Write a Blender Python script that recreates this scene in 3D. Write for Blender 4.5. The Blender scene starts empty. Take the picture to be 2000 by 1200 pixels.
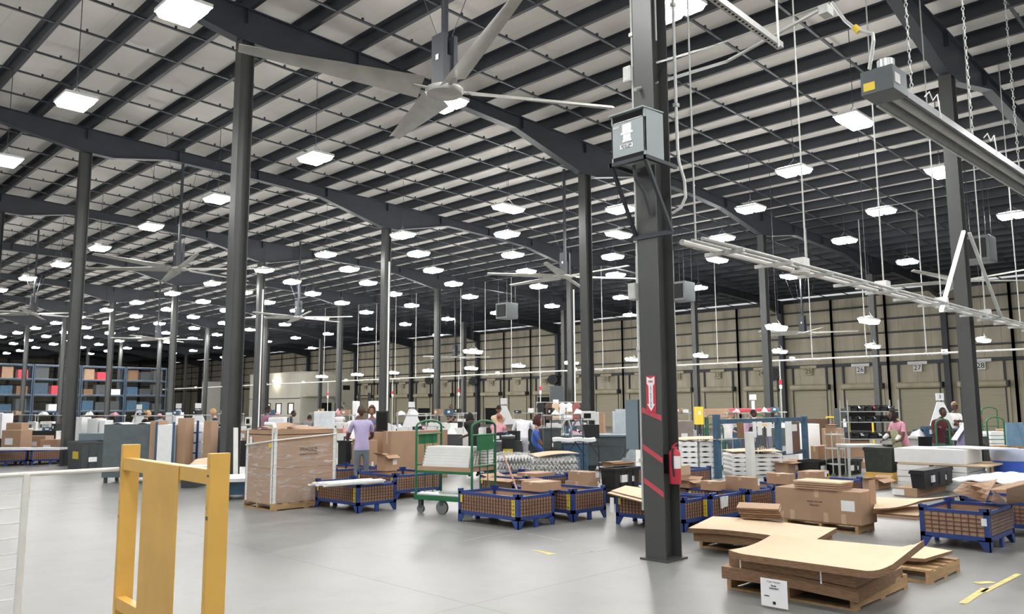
import bpy, math, random
from mathutils import Vector, Matrix, Euler
random.seed(7)
PI = math.pi
D = bpy.data
COL = bpy.context.scene.collection
SC = bpy.context.scene

# ------------------------------------------------------------------ camera
# world axes follow the hall's column grid: +X along the rafters towards the dock wall, +Y along the purlins
F, PITCH, ROLL, YAW = 1562.2, 0.12395, -0.00484, 0.7825
BU, BV = 10.8985, 10.0777                       # column spacing along X and Y
CAM = Vector((-7.2508, -5.0411, 1.6))
def ray(x, y):
    c, s = math.cos(-ROLL), math.sin(-ROLL)
    X = (x-1000)*c-(y-600)*s; Y = (x-1000)*s+(y-600)*c
    X /= F; Y /= F
    a, b, z = X, math.cos(PITCH)+Y*math.sin(PITCH), math.sin(PITCH)-Y*math.cos(PITCH)
    return Vector((a*math.cos(YAW)+b*math.sin(YAW), -a*math.sin(YAW)+b*math.cos(YAW), z))
def G(x, y, z=0.0):
    d = ray(x, y); return CAM+d*((z-CAM.z)/d.z)
def PU(x, y, u):
    d = ray(x, y); return CAM+d*((u-CAM.x)/d.x)
def PV(x, y, v):
    d = ray(x, y); return CAM+d*((v-CAM.y)/d.y)
FW = Vector((math.sin(YAW), math.cos(YAW), 0)); RT = Vector((math.cos(YAW), -math.sin(YAW), 0))
def HOR(x): return 600+F*math.tan(PITCH)+(x-1000)*math.sin(ROLL)
def PZ(x, Z, z=0.0):                             # floor point seen in column x at depth Z
    p = CAM+FW*Z+RT*((x-1000)*Z/F*.9923); p.z = z; return p
def HZ(y, Z, x=1000): return 1.6-(y-HOR(x))*Z/F
cam_d = D.cameras.new('camera'); cam = D.objects.new('camera', cam_d); COL.objects.link(cam)
f0 = ray(1000, 600); rt = (ray(1000+F, 600)-f0).normalized(); up = (ray(1000, 600-F)-f0).normalized(); bk = -f0.normalized()
cam.matrix_world = Matrix(((rt.x, up.x, bk.x, CAM.x), (rt.y, up.y, bk.y, CAM.y), (rt.z, up.z, bk.z, CAM.z), (0, 0, 0, 1)))
cam_d.sensor_width = 36.0; cam_d.lens = F/2000*36.0; cam_d.clip_start = 0.05; cam_d.clip_end = 400
SC.camera = cam
# ------------------------------------------------------------------ world, exposure
LAMP_POWER = 70.0
w = D.worlds.new('world'); SC.world = w; w.use_nodes = True
w.node_tree.nodes['Background'].inputs[0].default_value = (0.95, 0.97, 1.0, 1)
w.node_tree.nodes['Background'].inputs[1].default_value = 0.45
SC.view_settings.view_transform = 'Standard'; SC.view_settings.look = 'None'
SC.view_settings.exposure = 0.62; SC.view_settings.gamma = 1.0
try: SC.view_settings.use_curve_mapping = False
except Exception: pass
SC.cycles.max_bounces = 6; SC.cycles.diffuse_bounces = 4; SC.cycles.glossy_bounces = 2
SC.cycles.transparent_max_bounces = 8; SC.cycles.caustics_reflective = False; SC.cycles.caustics_refractive = False
SC.cycles.sample_clamp_indirect = 4.0

# ------------------------------------------------------------------ materials
def lin(c):
    if isinstance(c, str):
        c = [int(c[i:i+2], 16)/255 for i in (1, 3, 5)]
        return tuple(v/12.92 if v <= .04045 else ((v+.055)/1.055)**2.4 for v in c)+(1,)
    return tuple(c)+(1,)
MATS = {}
def mat(name, col, rough=0.6, metal=0.0, var=0.12, scale=6.0, bump=0.0, emit=0.0, alpha=1.0, spec=0.5, stretch=None):
    if name in MATS: return MATS[name]
    m = D.materials.new(name); m.use_nodes = True; MATS[name] = m
    nt = m.node_tree; b = nt.nodes['Principled BSDF']; L = nt.links
    b.inputs['Roughness'].default_value = rough; b.inputs['Metallic'].default_value = metal
    b.inputs['Specular IOR Level'].default_value = spec
    c = lin(col)
    if emit > 0:
        b.inputs['Base Color'].default_value = (0, 0, 0, 1)
        b.inputs['Emission Color'].default_value = c; b.inputs['Emission Strength'].default_value = emit
        return m
    tc = nt.nodes.new('ShaderNodeTexCoord'); mp = nt.nodes.new('ShaderNodeMapping'); n = nt.nodes.new('ShaderNodeTexNoise')
    L.new(tc.outputs['Object'], mp.inputs[0]); L.new(mp.outputs[0], n.inputs['Vector'])
    if stretch: mp.inputs['Scale'].default_value = stretch
    n.inputs['Scale'].default_value = scale; n.inputs['Detail'].default_value = 4
    r = nt.nodes.new('ShaderNodeValToRGB')
    r.color_ramp.elements[0].position = .3; r.color_ramp.elements[1].position = .7
    r.color_ramp.elements[0].color = tuple(v*(1-var) for v in c[:3])+(1,)
    r.color_ramp.elements[1].color = tuple(min(1, v*(1+var)) for v in c[:3])+(1,)
    L.new(n.outputs['Fac'], r.inputs[0]); L.new(r.outputs[0], b.inputs['Base Color'])
    if bump > 0:
        bp = nt.nodes.new('ShaderNodeBump'); bp.inputs['Strength'].default_value = bump; bp.inputs['Distance'].default_value = .02
        L.new(n.outputs['Fac'], bp.inputs['Height']); L.new(bp.outputs[0], b.inputs['Normal'])
    if alpha < 1: b.inputs['Alpha'].default_value = alpha
    return m
STEEL = mat('charcoal_steel_paint', '#30343b', .5, .0, .10, 1.5)
STEEL_L = mat('column_grey_paint', '#484a49', .42, .0, .12, 1.2)
GALV = mat('galvanised_steel', '#bcbebb', .4, .2, .1, 8)
ALU = mat('bare_aluminium', '#c3c6c8', .3, .6, .08, 5)
WHITEP = mat('white_paint', '#e6e6e2', .45, 0, .05, 5)
PVC = mat('white_vinyl', '#f0f1ef', .4, 0, .03, 5)
FOAM = mat('white_foam', '#eef0f0', .8, 0, .03, 12, .1)
PAPER = mat('white_paper', '#edeef0', .7, 0, .03, 8)
KRAFT = mat('kraft_cardboard', '#ab8c72', .8, 0, .07, 3, .05)
KRAFT_D = mat('kraft_cardboard_edge', '#82654c', .85, 0, .35, 16, .4, stretch=(1, 1, 14))
KRAFT_L = mat('pale_kraft_sheet', '#dcc3a3', .75, 0, .05, 2, .05)
TAPE = mat('packing_tape', '#c4a98c', .3, 0, .05, 5)
WOOD = mat('pallet_wood', '#a98a63', .8, 0, .25, 3, .3, stretch=(1, 6, 6))
BLUE = mat('blue_stillage_paint', '#2b4482', .45, .1, .15, 6)
BLUE_S = mat('slate_blue_frame_paint', '#3f5f78', .5, .1, .2, 8)
RACKB = mat('rack_blue_paint', '#3c4f63', .5, .1, .15, 4)
BLUE_C = mat('bright_blue_plastic', '#3f63c8', .4, 0, .08, 4)
GREEN = mat('green_cart_paint', '#1f6b42', .4, .1, .15, 6)
YEL = mat('yellow_guard_paint', '#dcae55', .38, 0, .08, 3, .05)
YEL_L = mat('yellow_label', '#ddc33a', .5, 0, .05, 5)
BLACKP = mat('black_plastic', '#1c1e20', .42, 0, .15, 5)
DGREY = mat('dark_grey_plastic', '#44494b', .5, 0, .1, 4)
GREYG = mat('grey_green_plastic', '#4a5356', .45, 0, .12, 4)
TRANS = mat('transformer_grey_paint', '#98a2a3', .4, .1, .05, 3)
PANELG = mat('panelboard_grey_paint', '#74838b', .4, .1, .06, 3)
RED = mat('red_paint', '#c2394b', .4, 0, .1, 6)
RED_T = mat('red_tape', '#bb4a55', .5, 0, .1, 9)
RUB = mat('grey_rubber', '#6f7271', .7, 0, .1, 5)
DARK = mat('dark_recess', '#141414', .9, 0, .1, 2)  # near-black that puts the shade of openings into colour; also dark glass
INK = mat('black_ink', '#262320', .8, 0, .05, 5)
INKB = mat('brown_ink', '#6e5744', .8, 0, .05, 5)
LENS = mat('lit_led_lens', (1.0, .985, .965), emit=LAMP_POWER)
UPLIGHT = mat('added_ceiling_uplight', (1.0, .985, .96), emit=LAMP_POWER*.8)  # added glow that brightens the ceiling, no real lens
LENSW = mat('lit_warm_lens', (1.0, .9, .72), emit=LAMP_POWER*.6)
BLADE = mat('fan_blade_aluminium', '#b9b9b3', .45, .3, .12, 3)
TAN = mat('dock_jamb_tan', '#bab198', .7, 0, .15, 1.5, stretch=(1, 1, .3))
CURT = mat('roll_door_tan', '#aca48e', .55, .1, .08, 2, stretch=(1, .2, 8))
OFFW = mat('office_cream_wall', '#c9c6b8', .7, 0, .04, 1)

def film_mat():
    m = D.materials.new('clear_stretch_film'); m.use_nodes = True; MATS['film'] = m
    nt = m.node_tree; L = nt.links; b = nt.nodes['Principled BSDF']
    b.inputs['Base Color'].default_value = (.86, .86, .86, 1); b.inputs['Roughness'].default_value = .15
    tc = nt.nodes.new('ShaderNodeTexCoord'); mp = nt.nodes.new('ShaderNodeMapping'); n = nt.nodes.new('ShaderNodeTexNoise')
    mp.inputs['Scale'].default_value = (1.5, 1.5, 7); mp.inputs['Rotation'].default_value = (.25, .15, 0)
    n.inputs['Scale'].default_value = 3.0; n.inputs['Detail'].default_value = 6; n.inputs['Distortion'].default_value = .6
    r = nt.nodes.new('ShaderNodeValToRGB'); r.color_ramp.elements[0].position = .5; r.color_ramp.elements[1].position = .75
    r.color_ramp.elements[0].color = (.1, .1, .1, 1); r.color_ramp.elements[1].color = (.55, .55, .55, 1)
    L.new(tc.outputs['Object'], mp.inputs[0]); L.new(mp.outputs[0], n.inputs['Vector']); L.new(n.outputs['Fac'], r.inputs[0])
    L.new(r.outputs[0], b.inputs['Alpha'])
    bp = nt.nodes.new('ShaderNodeBump'); bp.inputs['Strength'].default_value = .6; bp.inputs['Distance'].default_value = .03
    L.new(n.outputs['Fac'], bp.inputs['Height']); L.new(bp.outputs[0], b.inputs['Normal'])
    return m
FILM = film_mat()

def floor_mat():
    m = D.materials.new('polished_concrete'); m.use_nodes = True
    nt = m.node_tree; L = nt.links; b = nt.nodes['Principled BSDF']; N = nt.nodes.new
    tc = N('ShaderNodeTexCoord')
    n1 = N('ShaderNodeTexNoise'); n1.inputs['Scale'].default_value = .35; n1.inputs['Detail'].default_value = 8; n1.inputs['Roughness'].default_value = .65
    n2 = N('ShaderNodeTexNoise'); n2.inputs['Scale'].default_value = 3.2; n2.inputs['Detail'].default_value = 6
    L.new(tc.outputs['Object'], n1.inputs['Vector']); L.new(tc.outputs['Object'], n2.inputs['Vector'])
    r = N('ShaderNodeValToRGB'); r.color_ramp.elements[0].position = .32; r.color_ramp.elements[1].position = .7
    r.color_ramp.elements[0].color = lin('#797b7a'); r.color_ramp.elements[1].color = lin('#8f8f8c')
    L.new(n1.outputs['Fac'], r.inputs[0])
    mx = N('ShaderNodeMix'); mx.data_type = 'RGBA'; mx.blend_type = 'MULTIPLY'; mx.inputs[0].default_value = .35
    r2 = N('ShaderNodeValToRGB'); r2.color_ramp.elements[0].position = .35; r2.color_ramp.elements[0].color = (.72, .72, .71, 1); r2.color_ramp.elements[1].position = .55
    L.new(n2.outputs['Fac'], r2.inputs[0]); L.new(r.outputs[0], mx.inputs[6]); L.new(r2.outputs[0], mx.inputs[7])
    # saw-cut joints every half bay in Y, every half bay in X
    sx = N('ShaderNodeSeparateXYZ'); L.new(tc.outputs['Object'], sx.inputs[0])
    fac = None
    for ax, sp, off in ((1, BV/2, 0.0), (0, BU/2, BU/4)):
        a = N('ShaderNodeMath'); a.operation = 'ADD'; a.inputs[1].default_value = sp*100+sp/2+off; L.new(sx.outputs[ax], a.inputs[0])
        md = N('ShaderNodeMath'); md.operation = 'MODULO'; md.inputs[1].default_value = sp; L.new(a.outputs[0], md.inputs[0])
        sb = N('ShaderNodeMath'); sb.operation = 'SUBTRACT'; sb.inputs[1].default_value = sp/2; L.new(md.outputs[0], sb.inputs[0])
        ab = N('ShaderNodeMath'); ab.operation = 'ABSOLUTE'; L.new(sb.outputs[0], ab.inputs[0])
        lt = N('ShaderNodeMath'); lt.operation = 'LESS_THAN'; lt.inputs[1].default_value = .006; L.new(ab.outputs[0], lt.inputs[0])
        if fac is None: fac = lt
        else:
            mm = N('ShaderNodeMath'); mm.operation = 'MAXIMUM'; L.new(fac.outputs[0], mm.inputs[0]); L.new(lt.outputs[0], mm.inputs[1]); fac = mm
    sc_ = N('ShaderNodeMath'); sc_.operation = 'MULTIPLY'; sc_.inputs[1].default_value = .75; L.new(fac.outputs[0], sc_.inputs[0])
    mj = N('ShaderNodeMix'); mj.data_type = 'RGBA'; mj.inputs[7].default_value = lin('#5c5c58')
    L.new(sc_.outputs[0], mj.inputs[0]); L.new(mx.outputs[2], mj.inputs[6]); L.new(mj.outputs[2], b.inputs['Base Color'])
    rr = N('ShaderNodeMapRange'); rr.inputs[3].default_value = .3; rr.inputs[4].default_value = .5
    L.new(n2.outputs['Fac'], rr.inputs[0]); L.new(rr.outputs[0], b.inputs['Roughness'])
    b.inputs['Specular IOR Level'].default_value = .45
    return m

def seam_mat(name, col, axis, sp, dark=.6, dirt=.35, rough=.75):
    """sheeting with seams every sp metres along an axis and grime streaks"""
    m = D.materials.new(name); m.use_nodes = True
    nt = m.node_tree; L = nt.links; b = nt.nodes['Principled BSDF']; N = nt.nodes.new
    b.inputs['Roughness'].default_value = rough
    tc = N('ShaderNodeTexCoord'); sx = N('ShaderNodeSeparateXYZ'); L.new(tc.outputs['Object'], sx.inputs[0])
    a = N('ShaderNodeMath'); a.operation = 'ADD'; a.inputs[1].default_value = sp*200; L.new(sx.outputs[axis], a.inputs[0])
    md = N('ShaderNodeMath'); md.operation = 'MODULO'; md.inputs[1].default_value = sp; L.new(a.outputs[0], md.inputs[0])
    lt = N('ShaderNodeMath'); lt.operation = 'LESS_THAN'; lt.inputs[1].default_value = .035; L.new(md.outputs[0], lt.inputs[0])
    mp = N('ShaderNodeMapping'); mp.inputs['Scale'].default_value = (.9, .9, .25)
    n = N('ShaderNodeTexNoise'); n.inputs['Scale'].default_value = 1.4; n.inputs['Detail'].default_value = 7
    L.new(tc.outputs['Object'], mp.inputs[0]); L.new(mp.outputs[0], n.inputs['Vector'])
    c = lin(col); r = N('ShaderNodeValToRGB'); r.color_ramp.elements[0].position = .33; r.color_ramp.elements[1].position = .6
    r.color_ramp.elements[0].color = tuple(v*(1-dirt) for v in c[:3])+(1,); r.color_ramp.elements[1].color = c
    L.new(n.outputs['Fac'], r.inputs[0])
    ml = N('ShaderNodeMath'); ml.operation = 'MULTIPLY'; ml.inputs[1].default_value = 1-dark; L.new(lt.outputs[0], ml.inputs[0])
    mx = N('ShaderNodeMix'); mx.data_type = 'RGBA'; mx.inputs[7].default_value = tuple(v*.4 for v in c[:3])+(1,)
    L.new(ml.outputs[0], mx.inputs[0]); L.new(r.outputs[0], mx.inputs[6]); L.new(mx.outputs[2], b.inputs['Base Color'])
    return m
DECK = seam_mat('roof_insulation_facing', '#dfdbd5', 0, 1.66, .85, .06)
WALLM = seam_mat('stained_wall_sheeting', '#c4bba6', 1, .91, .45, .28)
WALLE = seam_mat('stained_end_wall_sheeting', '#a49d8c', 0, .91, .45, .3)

# ------------------------------------------------------------------ mesh helpers
class MB:
    def __init__(s): s.v = []; s.f = []; s.m = []
    def add(s, vs, fs, mi=0):
        o = len(s.v); s.v += [tuple(v) for v in vs]; s.f += [tuple(i+o for i in f) for f in fs]; s.m += [mi]*len(fs); return s
    def box(s, x0, y0, z0, x1, y1, z1, mi=0):
        if x0 > x1: x0, x1 = x1, x0
        if y0 > y1: y0, y1 = y1, y0
        if z0 > z1: z0, z1 = z1, z0
        return s.add([(x0, y0, z0), (x1, y0, z0), (x1, y1, z0), (x0, y1, z0), (x0, y0, z1), (x1, y0, z1), (x1, y1, z1), (x0, y1, z1)],
                     [(0, 3, 2, 1), (4, 5, 6, 7), (0, 1, 5, 4), (1, 2, 6, 5), (2, 3, 7, 6), (3, 0, 4, 7)], mi)
    def cbox(s, cx, cy, cz, sx, sy, sz, rot=None, mi=0):
        t = MB().box(-sx/2, -sy/2, -sz/2, sx/2, sy/2, sz/2)
        R = Euler(rot).to_matrix() if rot else Matrix.Identity(3)
        return s.add([R @ Vector(v)+Vector((cx, cy, cz)) for v in t.v], t.f, mi)
    def bar(s, p, q, w=.04, h=None, mi=0):
        p, q = Vector(p), Vector(q); h = h or w; d = (q-p); 
        if d.length < 1e-6: return s
        d = d.normalized(); u = Vector((0, 0, 1)) if abs(d.z) < .95 else Vector((0, 1, 0))
        a = d.cross(u).normalized()*w/2; b = a.cross(d).normalized()*h/2
        vs = [p-a-b, p+a-b, p+a+b, p-a+b, q-a-b, q+a-b, q+a+b, q-a+b]
        return s.add(vs, [(0, 1, 2, 3), (7, 6, 5, 4), (0, 4, 5, 1), (1, 5, 6, 2), (2, 6, 7, 3), (3, 7, 4, 0)], mi)
    def tube(s, pts, r=.02, n=8, mi=0, closed=False):
        pts = [Vector(p) for p in pts]; rs = r if isinstance(r, (list, tuple)) else [r]*len(pts)
        rings = []; N = len(pts); prev = None
        for i, p in enumerate(pts):
            if closed: d = pts[(i+1) % N]-pts[i-1]
            else: d = pts[min(i+1, N-1)]-pts[max(i-1, 0)]
            d.normalize()
            if prev is None:
                u = Vector((0, 0, 1)) if abs(d.z) < .9 else Vector((1, 0, 0)); a = d.cross(u).normalized()
            else:
                a = prev-d*prev.dot(d); a = a.normalized() if a.length > 1e-6 else d.orthogonal().normalized()
            prev = a; b = d.cross(a)
            rings.append([p+(a*math.cos(2*PI*k/n)+b*math.sin(2*PI*k/n))*rs[i] for k in range(n)])
        vs = [v for R in rings for v in R]; fs = []
        for i in range(N if closed else N-1):
            j = (i+1) % N
            for k in range(n): fs.append((i*n+k, i*n+(k+1) % n, j*n+(k+1) % n, j*n+k))
        if not closed: fs.append(tuple(range(n-1, -1, -1))); fs.append(tuple((N-1)*n+k for k in range(n)))
        return s.add(vs, fs, mi)
    def cyl(s, p, q, r, n=12, mi=0): return s.tube([p, q], r, n, mi)
    def lathe(s, prof, c=(0, 0, 0), n=16, mi=0, axis='z'):
        vs = []; fs = []; N = len(prof)
        for (r, h) in prof:
            for k in range(n):
                a = 2*PI*k/n; x, y = r*math.cos(a), r*math.sin(a)
                vs.append({'z': (c[0]+x, c[1]+y, c[2]+h), 'x': (c[0]+h, c[1]+x, c[2]+y), 'y': (c[0]+y, c[1]+h, c[2]+x)}[axis])
        for i in range(N-1):
            for k in range(n): fs.append((i*n+k, i*n+(k+1) % n, (i+1)*n+(k+1) % n, (i+1)*n+k))
        fs.append(tuple(range(n-1, -1, -1))); fs.append(tuple((N-1)*n+k for k in range(n)))
        return s.add(vs, fs, mi)
    def prism(s, poly, h, axis='z', o=0.0, mi=0):
        n = len(poly)
        def P(a, b, c): return {'z': (a, b, c), 'y': (a, c, b), 'x': (c, a, b)}[axis]
        vs = [P(a, b, o) for a, b in poly]+[P(a, b, o+h) for a, b in poly]
        fs = [tuple(range(n-1, -1, -1)), tuple(range(n, 2*n))]+[(i, (i+1) % n, n+(i+1) % n, n+i) for i in range(n)]
        return s.add(vs, fs, mi)
    def slab(s, c, th, zf=None, ns=16, nt=10, mi=0, me=None):
        """thick sheet over a bilinear quad c=[p00,p10,p11,p01]; zf(s,t) lifts it; me = material index of the edges"""
        c = [Vector(p) for p in c]; me = mi if me is None else me; top = []
        nv0 = (c[1]-c[0]).cross(c[3]-c[0]); nv0 = nv0.normalized() if nv0.length > 1e-9 else Vector((0, 0, 1)); upr = abs(nv0.z) > .35
        for j in range(nt+1):
            for i in range(ns+1):
                a, b = i/ns, j/nt
                p = c[0]*(1-a)*(1-b)+c[1]*a*(1-b)+c[2]*a*b+c[3]*(1-a)*b
                if zf: p = p+(Vector((0, 0, 1)) if upr else nv0)*zf(a, b)
                top.append(p)
        nv = (c[1]-c[0]).cross(c[3]-c[0]); nv = nv.normalized() if nv.length > 1e-9 else Vector((0, 0, 1))
        tv = Vector((0, 0, th)) if abs(nv.z) > .35 else nv*th
        W = ns+1; fs = [(j*W+i, j*W+i+1, (j+1)*W+i+1, (j+1)*W+i) for j in range(nt) for i in range(ns)]
        s.add(top, fs, mi); s.add([p-tv for p in top], [f[::-1] for f in fs], mi)
        n = len(top); rim = [i for i in range(ns)]+[j*W+ns for j in range(nt)]+[nt*W+ns-i for i in range(ns)]+[(nt-j)*W for j in range(nt)]
        ev = [top[i] for i in rim]+[top[i]-tv for i in rim]; k = len(rim)
        return s.add(ev, [(i, k+i, k+(i+1) % k, (i+1) % k) for i in range(k)], me)
    def xf(s, M):
        s.v = [tuple(M @ Vector(v)) for v in s.v]; return s
    def mk(s, name, mats, parent=None, loc=(0, 0, 0), rz=0.0, smooth=False, bevel=0.0):
        me = D.meshes.new(name); me.from_pydata(s.v, [], s.f)
        if not isinstance(mats, (list, tuple)): mats = [mats]
        for m in mats: me.materials.append(m)
        if len(mats) > 1: me.polygons.foreach_set('material_index', s.m)
        if smooth:
            me.polygons.foreach_set('use_smooth', [True]*len(me.polygons))
            try: me.set_sharp_from_angle(angle=math.radians(40))
            except Exception: pass
        me.update()
        o = D.objects.new(name, me); COL.objects.link(o)
        if parent: o.parent = parent
        o.location = loc; o.rotation_euler = (0, 0, rz)
        if bevel:
            b = o.modifiers.new('bevel', 'BEVEL'); b.width = bevel; b.segments = 2; b.limit_method = 'ANGLE'
        return o
def tag(o, label=None, cat=None, group=None, kind=None):
    if label: o['label'] = label
    if cat: o['category'] = cat
    if group: o['group'] = group
    if kind: o['kind'] = kind
    return o
def thing(name, label, cat, loc=(0, 0, 0), rz=0.0, group=None):
    o = D.objects.new(name, None); COL.objects.link(o); o.location = loc; o.rotation_euler = (0, 0, rz); o.empty_display_size = .1
    return tag(o, label, cat, group)
def dup(root, loc, rz=0.0, label=None, group=None):
    r = root.copy(); COL.objects.link(r); r.location = loc; r.rotation_euler = (0, 0, rz)
    if label: r['label'] = label
    if group: r['group'] = group
    for ch in list(root.children):
        c = ch.copy(); COL.objects.link(c); c.parent = r
        for g in list(ch.children):
            d = g.copy(); COL.objects.link(d); d.parent = c
    return r
def struct(mb, name, m, **k): return tag(mb.mk(name, m, **k), kind='structure')
def text(body, size, m, parent, loc, rot, name='lettering', align='CENTER', ex=.0015, sp=1.0):
    c = D.curves.new(name, 'FONT'); c.body = body; c.size = size; c.align_x = align; c.align_y = 'CENTER'; c.extrude = ex; c.space_line = sp
    tmp = D.objects.new(name, c); COL.objects.link(tmp); dg = bpy.context.evaluated_depsgraph_get(); me = D.meshes.new_from_object(tmp.evaluated_get(dg)); D.objects.remove(tmp)
    me.materials.clear(); me.materials.append(m); o = D.objects.new(name, me); COL.objects.link(o); o.parent = parent; o.location = loc; o.rotation_euler = rot
    return o
ROT_U = (PI/2, 0, -PI/2)      # text on a face that looks towards -X
ROT_V = (PI/2, 0, 0)          # text on a face that looks towards -Y
def mirror_u(): return (PI/2, 0, -PI/2)

ORD = 'first second third fourth fifth sixth seventh eighth ninth tenth eleventh twelfth thirteenth fourteenth fifteenth sixteenth seventeenth eighteenth nineteenth twentieth twenty-first twenty-second'.split()
# footprints already taken on the floor, so that goods, benches and people do not stand in one another
OCC = []
def axes(a): return Vector((math.cos(a), math.sin(a))), Vector((-math.sin(a), math.cos(a)))
def clash(c, a, hx, hy, z0, z1):
    X, Y = axes(a)
    for (c2, a2, hx2, hy2, q0, q1) in OCC:
        if z0 >= q1-.01 or z1 <= q0+.01: continue
        d = Vector((c2[0]-c[0], c2[1]-c[1]))
        if d.length > hx+hy+hx2+hy2: continue
        X2, Y2 = axes(a2); hit = True
        for n_ in (X, Y, X2, Y2):
            r1 = hx*abs(X.dot(n_))+hy*abs(Y.dot(n_)); r2 = hx2*abs(X2.dot(n_))+hy2*abs(Y2.dot(n_))
            if abs(d.dot(n_)) > r1+r2+.02: hit = False; break
        if hit: return True
    return False
def take(c, a, hx, hy, z0, z1): OCC.append(((c[0], c[1]), a, hx, hy, z0, z1))
def fit(cand, span=3.0, step=.12):
    """cand(dZ) -> (centre, angle, hx, hy, z0, z1); nearest clear depth offset"""
    k = 0
    while k*step <= span:
        for sg in ((1, -1) if k else (1,)):
            if not clash(*cand(sg*k*step)): take(*cand(sg*k*step)); return sg*k*step
        k += 1
    take(*cand(0)); return 0.0
for a_ in range(0, 4):
    for b_ in range(0, 11): take((a_*BU, b_*BV), 0, .2, .18, 0, 9)
# ------------------------------------------------------------------ the hall: floor, roof, frames
A0, A1, B0, B1 = -2.0, 4.0, -2.0, 12.5
def beam_top(u): return 9.88-0.33*u/BU
struct(MB().box(-60, -45, -.2, A1*BU+.0, B1*BV, 0), 'floor', floor_mat())
def deck():
    m = MB(); x0, x1 = A0*BU, A1*BU+.6; y0, y1 = B0*BV, B1*BV
    z0, z1 = beam_top(x0)+.28, beam_top(x1)+.28
    return m.add([(x0, y0, z0), (x1, y0, z1), (x1, y1, z1), (x0, y1, z0), (x0, y0, z0+.2), (x1, y0, z1+.2), (x1, y1, z1+.2), (x0, y1, z0+.2)],
                 [(0, 3, 2, 1), (4, 5, 6, 7), (0, 1, 5, 4), (1, 2, 6, 5), (2, 3, 7, 6), (3, 0, 4, 7)])
struct(deck(), 'ceiling', DECK)
# rafters: tapered I-beams, deep over the columns
DEP = [(-2, .9), (-1.75, .45), (-1.25, .45), (-1, 1.1), (-.75, .45), (-.2, .42), (-.02, .72), (.07, .72), (.22, .36), (.5, .32), (.72, .37), (.97, .98), (1.04, .98), (1.28, .33),
       (1.55, .34), (1.72, .42), (1.97, .88), (2.03, .88), (2.25, .4), (2.7, .4), (2.97, .9), (3.03, .9), (3.25, .4), (3.7, .45), (3.98, .9)]
def rafter(bi):
    m = MB(); y = bi*BV
    for i in range(len(DEP)-1):
        (a, d), (a2, d2) = DEP[i], DEP[i+1]
        x, x2 = a*BU, a2*BU; t, t2 = beam_top(x), beam_top(x2)
        def pan(y0, y1, za, zb, za2, zb2):
            m.add([(x, y0, zb), (x2, y0, zb2), (x2, y1, zb2), (x, y1, zb), (x, y0, za), (x2, y0, za2), (x2, y1, za2), (x, y1, za)],
                  [(0, 3, 2, 1), (4, 5, 6, 7), (0, 1, 5, 4), (1, 2, 6, 5), (2, 3, 7, 6), (3, 0, 4, 7)])
        pan(y-.11, y+.11, t, t-.02, t2, t2-.02)
        pan(y-.008, y+.008, t-.02, t-d, t2-.02, t2-d2)
        pan(y-.12, y+.12, t-d, t-d-.02, t2-d2, t2-d2-.02)
    for k in range(-14, 33):                     # web stiffeners
        u = k*BU/8
        if (k % 2 == 0) and A0*BU < u < A1*BU: m.box(u-.006, y-.1, beam_top(u)-.32, u+.006, y+.1, beam_top(u)-.02)
    o = struct(m, 'roof_beam', STEEL); return o
for b in range(-1, 13): rafter(b)
# purlins, one long run each, and the flat bridging lines under them
PS = BU*.1217
def zsec(u):
    m = MB(); t = beam_top(u)+.28; y0, y1 = B0*BV, B1*BV
    m.box(u-.006, y0, t-.29, u+.006, y1, t); m.box(u-.12, y0, t-.008, u, y1, t); m.box(u, y0, t-.29, u+.085, y1, t-.28); m.box(u+.077, y0, t-.29, u+.085, y1, t-.26)
    return m
n = 0
for k in range(-16, 33):
    u = k*PS+.02
    if u < A1*BU-.1: struct(zsec(u), 'roof_purlin', STEEL)
for b in range(-2, 12):
    for fr in (.20, .36, .55, .70, .87):
        y = (b+fr)*BV; m = MB()
        if y > 95: continue
        m.add([(A0*BU, y-.03, beam_top(A0*BU)-.0), (A1*BU, y-.03, beam_top(A1*BU)-.0), (A1*BU, y+.03, beam_top(A1*BU)), (A0*BU, y+.03, beam_top(A0*BU)),
               (A0*BU, y-.03, beam_top(A0*BU)+.035), (A1*BU, y-.03, beam_top(A1*BU)+.035), (A1*BU, y+.03, beam_top(A1*BU)+.035), (A0*BU, y+.03, beam_top(A0*BU)+.035)],
              [(0, 3, 2, 1), (4, 5, 6, 7), (0, 1, 5, 4), (1, 2, 6, 5), (2, 3, 7, 6), (3, 0, 4, 7)])
        for k in range(-15, 32):
            u = (k+.5)*PS
            if y < 45: m.box(u-.02, y-.02, beam_top(u)+.03, u+.02, y+.02, beam_top(u)+.1)
        struct(m, 'roof_strut', STEEL)

# ------------------------------------------------------------------ interior columns
def col_mesh(h):
    m = MB(); bf, d = .25, .3
    m.box(-d/2, -bf/2, 0, -d/2+.014, bf/2, h); m.box(d/2-.014, -bf/2, 0, d/2, bf/2, h); m.box(-d/2+.014, -.006, 0, d/2-.014, .006, h)
    return m
COLH = {}
def column(a, b, label, group=None):
    t = thing('steel_column', label, 'column', (a*BU, b*BV, 0), 0, group)
    if a not in COLH:
        i = [k for k in range(len(DEP)-1) if DEP[k][0] <= a <= DEP[k+1][0]][0]
        (a0, d0), (a1, d1) = DEP[i], DEP[i+1]; dd = d0+(d1-d0)*(a-a0)/(a1-a0)
        h = beam_top(a*BU)-dd-.02
        s = col_mesh(h).mk('shaft', STEEL_L, t); p = MB().box(-.19, -.17, 0, .19, .17, .02).mk('base_plate', STEEL_L, t)
        COLH[a] = (s.data, p.data); return t
    for nm, me in zip(('shaft', 'base_plate'), COLH[a]):
        o = D.objects.new(nm, me); COL.objects.link(o); o.parent = t
    return t
MAIN = column(0, 0, 'steel column with red diagonal tape stripes, fire arrow sign and extinguisher')
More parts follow.
